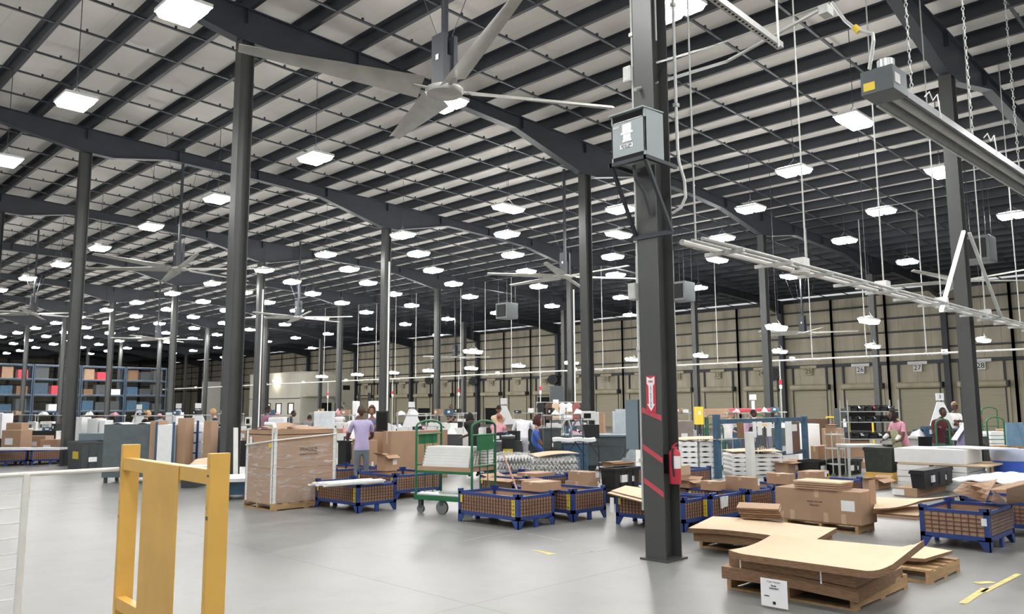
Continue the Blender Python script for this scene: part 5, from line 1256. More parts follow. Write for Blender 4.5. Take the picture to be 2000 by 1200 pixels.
    # head: cranium, jaw, nose, ears, on the neck
    H0 = T(0, .045+.16*nod, .755-.16*nod); n, mrows = 14, 12; hv = []; hf = []
    for a in range(mrows+1):
        ph = PI*a/mrows
        for b in range(n):
            th = 2*PI*b/n; x, y, z = math.sin(ph)*math.cos(th), math.sin(ph)*math.sin(th), math.cos(ph)
            rx, ry, rz_ = .075, .095, .12
            if z < 0: rx *= 1-.28*(-z); ry *= 1-.12*(-z)
            nose = .022*max(0, y-.9)/.1*max(0, 1-abs(z+.1)*4) if abs(x) < .3 else 0
            hv.append(H0+Vector((x*rx, y*ry+nose+(.01 if z < -.3 and y > 0 else 0), z*rz_))*s)
    for a in range(mrows):
        for b in range(n): hf.append((a*n+b, (a+1)*n+b, (a+1)*n+(b+1) % n, a*n+(b+1) % n))
    mk.add(hv, hf, 0)
    for sx in (-1, 1): mk.cbox(H0.x+sx*.077*s, H0.y-.005, H0.z-.01, .014, .035, .06, None, 0)
    # fingers and thumb
    for k in (0, 1):
        hp = hz[k]; d = (hp-(Sh[k]+hp)/2); d.z *= .4; d = d.normalized(); sd = d.cross(Vector((0, 0, 1))).normalized()
        for j in range(4):
            b0 = hp+sd*(.024-.016*j)*s+d*.02*s; ln = (.062, .072, .068, .052)[j]*s
            mk.tube([b0, b0+d*ln*.55, b0+d*ln*.9-Vector((0, 0, ln*.45))], [.009*s, .008*s, .006*s], 6, 0)
        tb_ = hp+sd*(.03 if k == 0 else -.03)*s-d*.01; mk.tube([tb_, tb_+(sd*(.03 if k == 0 else -.03)+d*.03)*s, tb_+(sd*(.03 if k == 0 else -.03)+d*.055)*s], [.011*s, .009*s, .007*s], 6, 0)
    D.objects.remove(o)
    bo = mk.mk('body', [SKIN[skin], cloth(*shirt), cloth(*trousers), BLACKP], root, smooth=True)
    # face details
    fz = MB()
    for sx in (-1, 1): fz.cbox(H0.x+sx*.03*s, H0.y+.085*s, H0.z+.008*s, .018, .01, .008)
    fz.cbox(H0.x, H0.y+.088*s, H0.z-.06*s, .04, .012, .006); fz.mk('face_features', INK, root)
    if glasses:
        g = MB()
        for sx in (-1, 1): g.tube([(H0.x+sx*.032*s+.022*math.cos(a*PI/4), H0.y+.1*s, H0.z+.008*s+.016*math.sin(a*PI/4)) for a in range(8)], .003, 4, closed=True)
        g.mk('glasses', BLACKP, root)
    if hstyle != 'bald':
        hm = MB(); hv = []; hf = []; ml = {'short': 6, 'long': 9, 'curly': 8, 'bun': 6, 'cap': 5}[hstyle]; pu = {'short': 1.1, 'long': 1.2, 'curly': 1.5, 'bun': 1.12, 'cap': 1.12}[hstyle]
        for a in range(ml+1):
            ph = PI*a/mrows
            for b in range(n):
                th = 2*PI*b/n; x, y, z = math.sin(ph)*math.cos(th), math.sin(ph)*math.sin(th), math.cos(ph)
                k = pu*(1+(.08*math.sin(b*5+a*3) if hstyle == 'curly' else 0)); yy = y*.095*k
                if y > .25 and a > 3: yy = min(yy, .05); x_ = x*.075*k*(1.02)
                else: x_ = x*.075*k
                hv.append(H0+Vector((x_, yy-.008, z*.12*k if z > 0 else z*.12*(1.5 if hstyle == 'long' else 1.1)))*s)
        for a in range(ml):
            for b in range(n): hf.append((a*n+b, (a+1)*n+b, (a+1)*n+(b+1) % n, a*n+(b+1) % n))
        hm.add(hv, hf)
        if hstyle == 'bun': hm.lathe([(0, -.05), (.04, -.03), (.05, 0), (.04, .03), (0, .05)], (H0.x, H0.y-.12*s, H0.z+.05), 10)
        if hstyle == 'cap': hm.cbox(H0.x, H0.y+.12*s, H0.z+.05*s, .13, .1, .012)
        hm.mk('hair' if hstyle != 'cap' else 'cap', cloth(*hair), root, smooth=True)
    if extra:
        for (nm, c, kind) in extra:
            e = MB()
            if kind == 'apron': e.slab([(-.17*s, .17*s+.0, hipz-.35*s), (.17*s, .17*s, hipz-.35*s), T(.13, .15, .42), T(-.13, .15, .42)], .012, None, 3, 4)
            if kind == 'sleeves':
                for k in (0, 1):
                    S = Sh[k]; hnd = hz[k]; e.tube([hnd.lerp(S, .12), hnd.lerp(S, .5)-Vector((0, 0, .05))], [.04*s, .055*s], 10)
            if kind == 'vest': e.slab([T(-.18, -.15, .0), T(.18, -.15, .0), T(.15, -.14, .48), T(-.15, -.14, .48)], .015, None, 3, 4)
            e.mk(nm, cloth(nm+'_cloth', c), root, smooth=True)
    return root
B = PI
person('person in a lavender polo shirt and grey jeans standing back turned at a bench', 707, 15.9, B+.35, .12, arms=((-.22, .42, 1.08), (.2, .46, 1.05)), shirt=('lavender_polo_cloth', '#b9b0d6'), trousers=('grey_jeans_cloth', '#6f7b83'), skin='dark', hair=('greying_hair', '#4b413c'), hstyle='short', h=1.7)
person('person in a white shirt bent over the bench left of the lavender shirt worker', 684, 17.8, B-.3, .5, nod=.6, h=1.68, shirt=('white_shirt_cloth', '#eceaea'), skin='mid', hair=('brown_hair', '#5a4638'))
person('person in a black t-shirt with dark hair leaning over the white bench', 926, 18.5, B+.4, .4, nod=.5, h=1.62, shirt=('black_tee_cloth', '#1e1d20'), trousers=('black_trouser_cloth', '#1c1c20'), skin='dark', hstyle='curly')
person('person in a pink shirt with fair tied hair, back turned at the cloth bench', 967, 18.3, B-.3, .45, h=1.55, shirt=('pink_shirt_cloth', '#dd9fae'), skin='light', hair=('auburn_hair', '#a2605a'), hstyle='bun')
person('person in a white t-shirt bending deeply over the bench, head hidden', 1017, 19.3, B-.15, .95, nod=1.2, h=1.85, shirt=('white_tee_cloth', '#f0f0f4'), skin='light', arms=((-.3, .62, .92), (.3, .62, .92)), trousers=('grey_trouser_cloth', '#c7c7cc'))
person('person with curly dark red hair and blue shirt seated sideways at the dark crates', 1041, 19.3, B*.5, .1, sit=.75, h=1.7, shirt=('blue_shirt_cloth', '#4a6fc0'), skin='mid', hair=('dark_red_hair', '#4a2426'), hstyle='curly', arms=((-.2, .4, .8), (.2, .4, .8)))
person('person in a light pink top with black hair bending behind the frame rack', 1446, 21.5, B*.45, .45, h=1.62, shirt=('light_pink_top_cloth', '#d9b6cf'), skin='dark')
person('person with grey brown hair leaning behind the tall blue post', 1416, 21.0, B*.8, .5, h=1.6, shirt=('white_blouse_cloth', '#e3dfe4'), skin='light', hair=('grey_brown_hair', '#8b7465'))
person('person in a pink tee and pale green apron with white sleeves, side on', 1762, 16.2, -B*.42, .4, h=1.6, shirt=('rose_tee_cloth', '#e0a0b4'), skin='dark', hair=('black_hair', '#1d1917'), hstyle='long', arms=((-.2, .45, .95), (.2, .48, .98)), trousers=('pale_green_cloth', '#aab08c'), extra=[('apron', '#b3b894', 'apron'), ('white_sleeves', '#efeff0', 'sleeves')])
person('person in a maroon t-shirt and glasses facing forward behind the green trolley', 1826, 18.0, .15, .3, h=1.62, shirt=('maroon_tee_cloth', '#5a2630'), skin='dark', hstyle='short', arms=((-.3, .3, .95), (.18, .3, 1.28)), glasses=True)
person('person in a white vest over a lavender shirt leaning in from the side', 1868, 17.0, B*.45, .6, h=1.6, shirt=('lavender_shirt_cloth', '#a79cc4'), skin='mid', trousers=('grey_jeans_cloth', '#6f7b83'), hstyle='short', arms=((-.2, .45, .98), (.2, .45, .95)), extra=[('white_vest', '#e4e2ea', 'vest')])
person('person in a white shirt and tan cap standing behind the white vest worker', 1861, 21, .2, 0, h=1.72, shirt=('white_shirt_cloth', '#eceaea'), skin='dark', hair=('tan_cap', '#8d7a5c'), hstyle='cap')
person('person with fair hair and black shirt at the far left benches', 278, 25, B*.7, .2, h=1.6, shirt=('black_tee_cloth', '#1e1d20'), skin='light', hair=('fair_hair', '#c9a06c'), hstyle='bun')
person('person in a light blue shirt crouching over the far left bench', 304, 26, B*.9, .5, h=1.6, shirt=('sky_blue_shirt_cloth', '#8aa7dc'), skin='mid')
person('person in a navy shirt with fair hair just left of the tall dark column', 425, 24, -B*.4, .15, h=1.65, shirt=('navy_shirt_cloth', '#2e3350'), skin='light', hair=('fair_hair', '#c9a06c'), hstyle='short')
person('person in a mauve shirt partly behind the column near the office', 517, 24, B*.8, .1, h=1.72, shirt=('mauve_shirt_cloth', '#9c7186'), skin='dark')
person('person in a navy top leaning near the office windows', 556, 27, B*.5, .4, h=1.62, shirt=('navy_shirt_cloth', '#2e3350'), skin='dark')
person('person in a black and white patterned top bent over the far bench', 597, 24, B, .7, h=1.6, shirt=('patterned_top_cloth', '#77787c'), skin='mid')
person('person in white facing a screen near the drop pole', 662, 28, B, .1, h=1.6, shirt=('white_blouse_cloth', '#e3dfe4'), skin='mid')
person('person in a black jacket and cap standing before dock door 16', 822+58, 32, 0, 0, h=1.75, shirt=('black_tee_cloth', '#1e1d20'), skin='dark')
person('person in a cream top beside the white hanging cloth', 970, 23, B*.9, .15, h=1.7, shirt=('cream_top_cloth', '#dcc7a6'), skin='mid')
person('person in a grey and purple top standing right of the lavender shirt worker', 727, 20, 0, .1, h=1.66, shirt=('grey_purple_top_cloth', '#777394'), skin='mid', hstyle='curly', hair=('brown_hair', '#5a4638'))
# ------------------------------------------------------------------ upright panel carts at left
q = FB(220, 305, 829, 17.6, .12, .8); t = fbox('grey_bulk_cabinet', 'tall blue grey cabinet on short legs behind the yellow guard', 'cabinet', q, mat('blue_grey_panel', '#5c6669', .5), dr=.1)
for sx in (-.44, .44):
    for sy in (-.4, .4): MB().box(sx*q[1]-.03, sy*q[2]-.03, -.12, sx*q[1]+.03, sy*q[2]+.03, 0).mk('leg', DGREY, t)
MB().slab([(-q[1]*.4, -.3, q[3]), (q[1]*.4, -.3, q[3]), (q[1]*.4, .3, q[3]), (-q[1]*.4, .3, q[3])], .01, lambda s, q_: .04*math.sin(s*9), 10, 3).mk('paper_cover', PAPER, t)
for (x0, x1, yt, Z, m, lb) in ((303, 319, 822, 17.5, KRAFT, 'narrow upright brown board beside the blue grey cabinet'), (356, 372, 817, 17.5, KRAFT, 'narrow upright brown board between the two white panel carts'), (406, 420, 822, 17.8, KRAFT, 'narrow upright brown board right of the second white panel cart'), (419, 443, 834, 18.4, mat('blue_grey_panel', '#5c6669', .5), 'grey panel between the brown board and the tall dark column')):
    q = FB(x0, x1, yt, Z, 0, .45); fbox('upright_board', lb, 'board', q, m)
for (x0, x1, yt, Z, n, lb) in ((320, 353, 829, 17.7, 1, 'white panel cart with a broad pale front beside the brown boards'), (372, 398, 826, 17.7, 5, 'panel cart with white drawers split by blue rails')):
    q = FB(x0, x1, yt, Z, .1, .7); p, W, Dp, H = q; t = thing('panel_cart', lb, 'cart', tuple(p), -YAW)
    MB().box(-W/2, -Dp/2, -.02, W/2, Dp/2, .04).mk('deck', BLUE, t)
    for s in (-1, 1): MB().box(s*W/2-.02, -Dp/2, 0, s*W/2+.02, -Dp/2+.04, H+.05).mk('upright', BLUE_S if n == 1 else BLUE, t)
    for k in range(n): MB().box(-W/2+.025, -Dp/2+.01, .05+k*(H-.05)/n+.02, W/2-.025, Dp/2, .05+(k+1)*(H-.05)/n-.01, ).mk('white_panel', FOAM, t)
    for k in range(1, n): MB().box(-W/2, -Dp/2-.005, .05+k*(H-.05)/n-.012, W/2, -Dp/2+.01, .05+k*(H-.05)/n+.018).mk('rail', BLUE, t)
    for sx in (-.4, .4): MB().lathe([(0, -.02), (.05, -.02), (.05, .02), (0, .02)], (sx*W, -Dp/2+.08, -.05), 12, axis='y').mk('wheel', RUB, t)
q = PZ(385, 16.6, 0); tag(MB().slab([(-.3, 0, 0), (.2, -.1, 0), (.3, .3, .3), (-.1, .3, .25)], .01, None, 2, 2).mk('torn_cardboard', KRAFT_L, loc=(q.x, q.y, .30), rz=-YAW), 'torn piece of pale cardboard sticking up in front of the white drawers', 'cardboard')
q = FB(372, 400, 916, 16.5, 0, .7); fbox('low_board_pile', 'low dark pile under white boards behind the guard frame', 'board pile', q, DGREY)
q = PZ(385, 16.4, .43); tag(MB().box(-.5, -.2, 0, .45, .25, .02).mk('white_board', FOAM, loc=tuple(q), rz=-YAW), 'white board lying level behind the guard top rail', 'board')
# boards on the far left bins
q = PZ(62, 22.6, .47); tag(MB().box(-.95, -.2, 0, .95, .2, .06).mk('white_board', FOAM, loc=tuple(q), rz=-YAW), 'long white boards lying across the two blue bins by the tall column', 'boards')

# ------------------------------------------------------------------ pallet racking far left
def rack_bay():
    t = thing('pallet_rack', 'blue steel pallet rack bay', 'rack', (0, 0, 0), 0, 'pallet rack bays'); L_, D_, H_ = 3.6, 1.1, 5.4
    for x in (0, L_):
        for y in (0, D_): MB().box(x-.05, y-.05, 0, x+.05, y+.05, H_).mk('upright', RACKB, t)
    for z in (1.35, 2.75, 4.1, 5.3):
        for y in (0, D_): MB().box(0, y-.03, z-.07, L_, y+.03, z+.07).mk('beam', RACKB, t)
        MB().box(0, 0, z+.07, L_, D_, z+.09).mk('wire_deck', GALV, t)
    m = MB()
    for z in (.6, 2.0, 3.4): m.bar((0, 0, z), (0, D_, z+.7), .04, .04)
    m.mk('diagonal', RACKB, t); return t
rk = None
for i in range(5):
    lb = ['blue pallet rack bay with bright white windows of film on top', 'blue pallet rack bay holding a big white framed unit', 'blue pallet rack bay beside the first slim grey column', 'blue pallet rack bay with a large brown carton on its third level', 'end blue pallet rack bay nearest the dark back wall'][i]
    x = 4.6+3.75*i
    if rk is None: rk = rack_bay(); rk.location = (x, 72.3, 0); rk['label'] = lb
    else: dup(rk, (x, 72.3, 0), 0, lb)
random.seed(11)
bxm = {}
for i in range(5):
    for lv, z in enumerate((0, 1.44, 2.84, 4.19)):
        for s_ in range(3):
            if random.random() < .15: continue
            kind = random.choice((KRAFT, DGREY, DGREY, BLUE_S, RACKB, KRAFT_D, FOAM)) if not (lv == 3 and i == 0) else FOAM
            if random.random() < .05: kind = RED
            w_, h_ = random.uniform(.7, 1.05), random.uniform(.45, 1.05)
            nm = {KRAFT: 'brown', FOAM: 'white', DGREY: 'dark grey', RED: 'red', BLUE_S: 'slate blue', RACKB: 'dark blue', KRAFT_D: 'dark brown'}[kind]
            t = MB().box(-w_/2, -.4, 0, w_/2, .4, h_).mk('stored_load', kind, loc=(4.6+3.75*i+.62+1.15*s_, 72.85, z+.003 if z else .003), bevel=.01)
            tag(t, '%s load, %s place, %s level of the %s rack bay' % (nm, ('left', 'middle', 'right')[s_], ('floor', 'second', 'third', 'top')[lv], ORD[i]), 'load', 'loads on the far pallet racks')
# ------------------------------------------------------------------ cream two storey office
def office():
    u0, v0, v1, H = 36.4, 70.4, 81.6, 5.3
    t = thing('office_block', 'cream two storey office block with a lit wall, balcony and dark framed windows', 'office', (u0, v0, 0)); W, L_ = 43.4-u0, v1-v0
    MB().box(0, 0, 0, W, L_, H).mk('wall', OFFW, t)
    MB().box(-.1, -.1, H, W, L_, H+.1).mk('roof', OFFW, t)
    for y in (1.2, 3.8, 6.2): MB().box(-.03, y, .9, 0, y+1.3, 2.1).mk('window', DARK, t)
    for y in (1.35, 3.95, 6.35): MB().box(-.04, y, 1.0, -.03, y+.85, 2.0).mk('window_pane', mat('lit_office_window', (1.0, .93, .8), emit=.9), t)
    for x in (2.6, 4.2): MB().box(x, -.03, .8, x+1.2, 0, 2.1).mk('window', DARK, t)
    MB().box(.2, -.9, 2.75, 3.8, 0, 2.85).mk('balcony_floor', OFFW, t); MB().box(.2, -.92, 2.85, 3.8, -.87, 3.7).mk('balcony_front', OFFW, t)
    m = MB()
    for k in range(9): m.box(3.8+k*.26, -.9, 2.6-k*.3, 4.08+k*.26, -.05, 2.66-k*.3)
    m.mk('stair_tread', OFFW, t)
    for y in (-.9, -.05): MB().bar((3.8, y, 2.75), (6.3, y, 0.1), .05, .3).mk('stair_stringer', OFFW, t)
    MB().box(-.06, 0, 2.55, 0, L_, 2.62).mk('cable_duct', DGREY, t)
    MB().box(5.2, -.02, 3.5, 6.1, 0, 4.0).mk('vent', DARK, t)
    MB().box(-.35, 4.7, 4.4, -.05, 5.3, 4.55).mk('wall_lamp', LENSW, t)
office()
t = thing('grey_partition', 'tall light grey partition beside the cream office', 'partition', (32, 84, 0)); MB().box(0, 0, 0, 4.5, .3, 4.6).mk('panel', mat('light_grey_partition', '#a8a8a2', .6), t)
# ------------------------------------------------------------------ wall fans above the docks
for px, y, lb in ((838, 743, 'round black wall fan above dock door 13'), (925, 745, 'round black wall fan above the half open dock'), (1080, 742, 'large round black wall fan above the open dock 18'), (1510, 732, 'black wall fan beside dock sign 24')):
    p = PU(px, y, 42.9); t = thing('wall_fan', lb, 'fan', tuple(p), .5)
    m = MB()
    for r_ in (.2, .4): m.tube([(-.12, r_*math.cos(a*PI/12), r_*math.sin(a*PI/12)) for a in range(24)], .02, 5, closed=True)
    for a in range(12): m.bar((-.12, 0, 0), (-.12, .4*math.cos(a*PI/6), .4*math.sin(a*PI/6)), .015, .015)
    m.mk('grille', BLACKP, t); MB().lathe([(0, -.1), (.42, -.1), (.42, .08), (0, .08)], n=20, axis='x').mk('housing', BLACKP, t); MB().bar((.08, 0, 0), (.5, 0, 0), .08).mk('arm', STEEL, t)

# ------------------------------------------------------------------ work benches
def bench(label, x0, x1, y_top, Z, col=DGREY, shelf=True, back=.42, goods=4, dr=0.0):
    ztp = .86
    def cand(d):
        w_ = (x1-x0)*(Z+d)/F; q_ = PZ((x0+x1)/2, Z+d+.4); return (q_.x, q_.y), -YAW, w_/2, .43, 0, 1.42
    Z += fit(cand); W = (x1-x0)*Z/F; p = PZ((x0+x1)/2, Z+.4); t = thing('work_bench', label, 'work bench', (p.x, p.y, 0), -YAW+dr)
    MB().box(-W/2, -.4, ztp-.03, W/2, .4, ztp).mk('top', WHITEP if goods % 2 else DGREY, t)
    for sx in (-1, 1):
        for sy in (-1, 1): MB().box(sx*(W/2-.04)-.02, sy*.36-.02, 0, sx*(W/2-.04)+.02, sy*.36+.02, ztp-.03).mk('leg', GALV, t)
    if back: MB().box(-W/2, -.43, ztp-back, W/2, -.405, ztp+.02).mk('end_panel', col, t, bevel=.004)
    if shelf:
        for sx in (-1, 1): MB().box(sx*(W/2-.03)-.012, .36, ztp, sx*(W/2-.03)+.012, .38, ztp+.55).mk('shelf_post', GALV, t)
        MB().box(-W/2, .2, ztp+.5, W/2, .4, ztp+.53).mk('upper_shelf', GALV, t)
    return p, W, ztp
random.seed(21)
GD = [('crumpled white bag', FOAM, 'bag'), ('black parts bin', BLACKP, 'bin'), ('folded white cloth', PAPER, 'cloth'), ('brown parts carton', KRAFT, 'box'), ('grey sewing machine', PANELG, 'sewing machine'), ('white plastic crate', PVC, 'crate'), ('blue parts tray', BLUE_S, 'tray'), ('pink cloth bundle', mat('pink_cloth', '#d79aa5', .8), 'cloth')]
def lumpy(w_, d_, h_):
    m = MB(); n = 7; vs = []
    a, b, c_ = random.uniform(0, 6), random.uniform(0, 6), random.uniform(.6, 1)
    m.slab([(-w_/2, -d_/2, h_*.12), (w_/2, -d_/2, h_*.1), (w_/2, d_/2, h_*.1), (-w_/2, d_/2, h_*.12)], h_*.1, lambda s, q: h_*.9*(math.sin(s*PI)**.5)*(math.sin(q*PI)**.5)*(c_+.25*math.sin(s*7+a)*math.cos(q*6+b)), 9, 7)
    return m
def goods(p, W, zt_, n, where, dr=0.0, big=1.0):
    where = ' '.join(where.replace('shelf of ', 'shelf over ').split()[:10]); where = where[:-3] if where.endswith(' in') else where
    for i in range(n):
        nm, m, cat = random.choice(GD if big > .9 else [g_ for g_ in GD if g_[2] != 'sewing machine']); x = -W/2+.15+(W-.3)*(i+random.random()*.6)/max(n, 1); y = random.uniform(-.22, .1)
        q = Matrix.Translation(p) @ Matrix.Rotation(-YAW+dr, 4, 'Z') @ Vector((x, y, 0)); w_, h_ = random.uniform(.16, .38)*big, random.uniform(.08, .24)*big
        if cat in ('bag', 'cloth'):
            o = lumpy(w_, .26, h_).mk(nm.split()[-1], m, loc=(q.x, q.y, zt_+.001), rz=-YAW+random.uniform(-.6, .6), smooth=True); tag(o, '%s, %s on the %s' % (nm, ORD[i], where), cat, 'loose goods on the %s' % where)
        elif cat == 'sewing machine':
            t = thing('sewing_machine', 'grey sewing machine, %s on the %s' % (ORD[i], where), cat, (q.x, q.y, zt_), -YAW+random.uniform(-.4, .4), 'loose goods on the %s' % where)
            MB().box(-.2, -.08, 0, .2, .08, .05).mk('bed', WHITEP, t); MB().box(.1, -.05, .05, .19, .05, .3).mk('column', WHITEP, t); MB().box(-.19, -.04, .22, .12, .04, .32).mk('arm', WHITEP, t, bevel=.01); MB().box(-.19, -.03, .1, -.15, .03, .22).mk('head', DGREY, t)
        else:
            t = thing(nm.replace(' ', '_'), '%s, %s on the %s' % (nm, ORD[i], where), cat, (q.x, q.y, zt_+.001), -YAW+random.uniform(-.5, .5), 'loose goods on the %s' % where)
            a, c = w_/2, .12; k = .9; b = MB()
            b.box(-a*k, -c*k, 0, a*k, c*k, .01); b.box(-a, -c, 0, a, -c+.01, h_); b.box(-a, c-.01, 0, a, c, h_); b.box(-a, -c, 0, -a+.01, c, h_); b.box(a-.01, -c, 0, a, c, h_); b.mk('tray_body', m, t)
            MB().box(-a*.5, -c-.003, h_*.3, a*.1, -c, h_*.7).mk('paper_label', PAPER, t)
BL = []
BN = [ # x0,x1,Z,back colour,goods,label phrase
 (678, 724, 18.6, DGREY, 3, 'grey backed bench left of the lavender shirt man'), (722, 768, 18.2, BLUE_S, 3, 'blue fronted bench in front of the lavender shirt man'), (770, 832, 20.5, BLACKP, 4, 'black bin bench right of the lavender shirt man'),
 (826, 905, 19.5, DGREY, 3, 'long grey backed bench behind the green cart arch'), (905, 968, 18.5, WHITEP, 4, 'white bench in front of the black shirt worker'), (958, 1018, 17.8, DGREY, 5, 'bench covered with pink cloth by the bending worker'),
 (1060, 1100, 20.0, DGREY, 2, 'dark bench beside the hanging clothes'), (1098, 1152, 21.5, BLUE_S, 3, 'blue grey cabinet bench by the white framed machine'), (560, 640, 19.0, BLUE, 5, 'bench behind the tall wrapped cartons'), (640, 690, 23.0, WHITEP, 4, 'white topped bench near the office stairs'),
 (450, 500, 18.0, BLACKP, 4, 'black shelf bench right of the tall dark column'), (505, 560, 24.0, BLUE, 4, 'blue fronted bench near the striped shirt worker'), (250, 330, 24.0, BLUE_S, 5, 'bench row behind the blue grey cabinet'), (325, 405, 26.0, BLUE, 5, 'white covered bench row behind the panel carts'),
 (150, 235, 25.0, DGREY, 5, 'bench row behind the dark grey low bulk bin'), (60, 125, 27.0, BLACKP, 5, 'dark bench row behind the blue bins'), (-20, 60, 30.0, DGREY, 5, 'bench row at the hall side in front of the racks'),
 (1316, 1352, 24.0, GALV, 3, 'grey bench just right of the striped column'), (1420, 1470, 23.0, BLUE_S, 3, 'bench in front of the pink shirt worker'), (1470, 1540, 26.0, DGREY, 4, 'bench behind the slate blue frame rack'), (1770, 1830, 16.8, BLACKP, 5, 'black bench in front of the maroon shirt man'), (1838, 1905, 18.4, DGREY, 4, 'bench beside the white vest worker'),
 (770, 840, 27.0, DGREY, 4, 'farther bench row behind the lavender shirt man'), (850, 930, 28.0, WHITEP, 5, 'farther bench row behind the black shirt worker'), (1000, 1060, 27.0, DGREY, 4, 'farther bench row beyond the bending worker'), (600, 680, 32.0, DGREY, 5, 'farthest bench row before the office'), (420, 470, 30.0, DGREY, 4, 'farther bench row behind the tall column')]
for (x0, x1, Z, c_, g, ph) in BN:
    p, W, ztp = bench(ph+' with goods on top', x0, x1, 0, Z, c_, shelf=(Z > 19), goods=g, back=.55 if c_ is not BLUE_S else .7)
    BL.append((x0, x1, p, ztp)); goods(Vector((p.x, p.y, 0)), W, ztp, g+2, ph)
    if Z > 19: goods(Vector((p.x, p.y, 0))+FW*.3, W, ztp+.531, 2, 'shelf of '+ph, big=.7)
# big dark crates in the middle
for (x0, x1, yt, Z, lb, yl) in ((1003, 1058, 837, 17.5, 'large dark grey folding crate left of the tilt truck', False), (1059, 1093, 836, 17.9, 'smaller dark grey crate beside the large folding crate', False), (979, 1004, 852, 17.0, 'black crate with a yellow label beside the large folding crate', True), (945, 978, 862, 18.0, 'dark crate seen through the end of the green cart', False)):
    q = FB(x0, x1, yt, Z, 0.1, .6); t = fbox('folding_crate', lb, 'crate', q, DGREY if not yl else BLACKP); p, W, Dp, H = q
    MB().box(-W/2-.01, -Dp/2-.012, H*.55, W/2+.01, -Dp/2, H*.6).mk('hinge_rail', DGREY, t); MB().box(-W/2-.01, -Dp/2-.015, H-.04, W/2+.01, Dp/2+.01, H+.005).mk('rim', DGREY, t)
    MB().box(-.02, -Dp/2-.02, H*.6, .02, -Dp/2, H*.68).mk('latch', WHITEP, t)
    for sx in (-.4, .4): MB().box(sx*W-.08, -Dp/2, -.1, sx*W+.08, Dp/2, 0).mk('skid', BLACKP, t)
    if yl: MB().box(-W*.4, -Dp/2-.014, H*.55, W*.35, -Dp/2-.0, H*.72).mk('yellow_label', YEL_L, t)
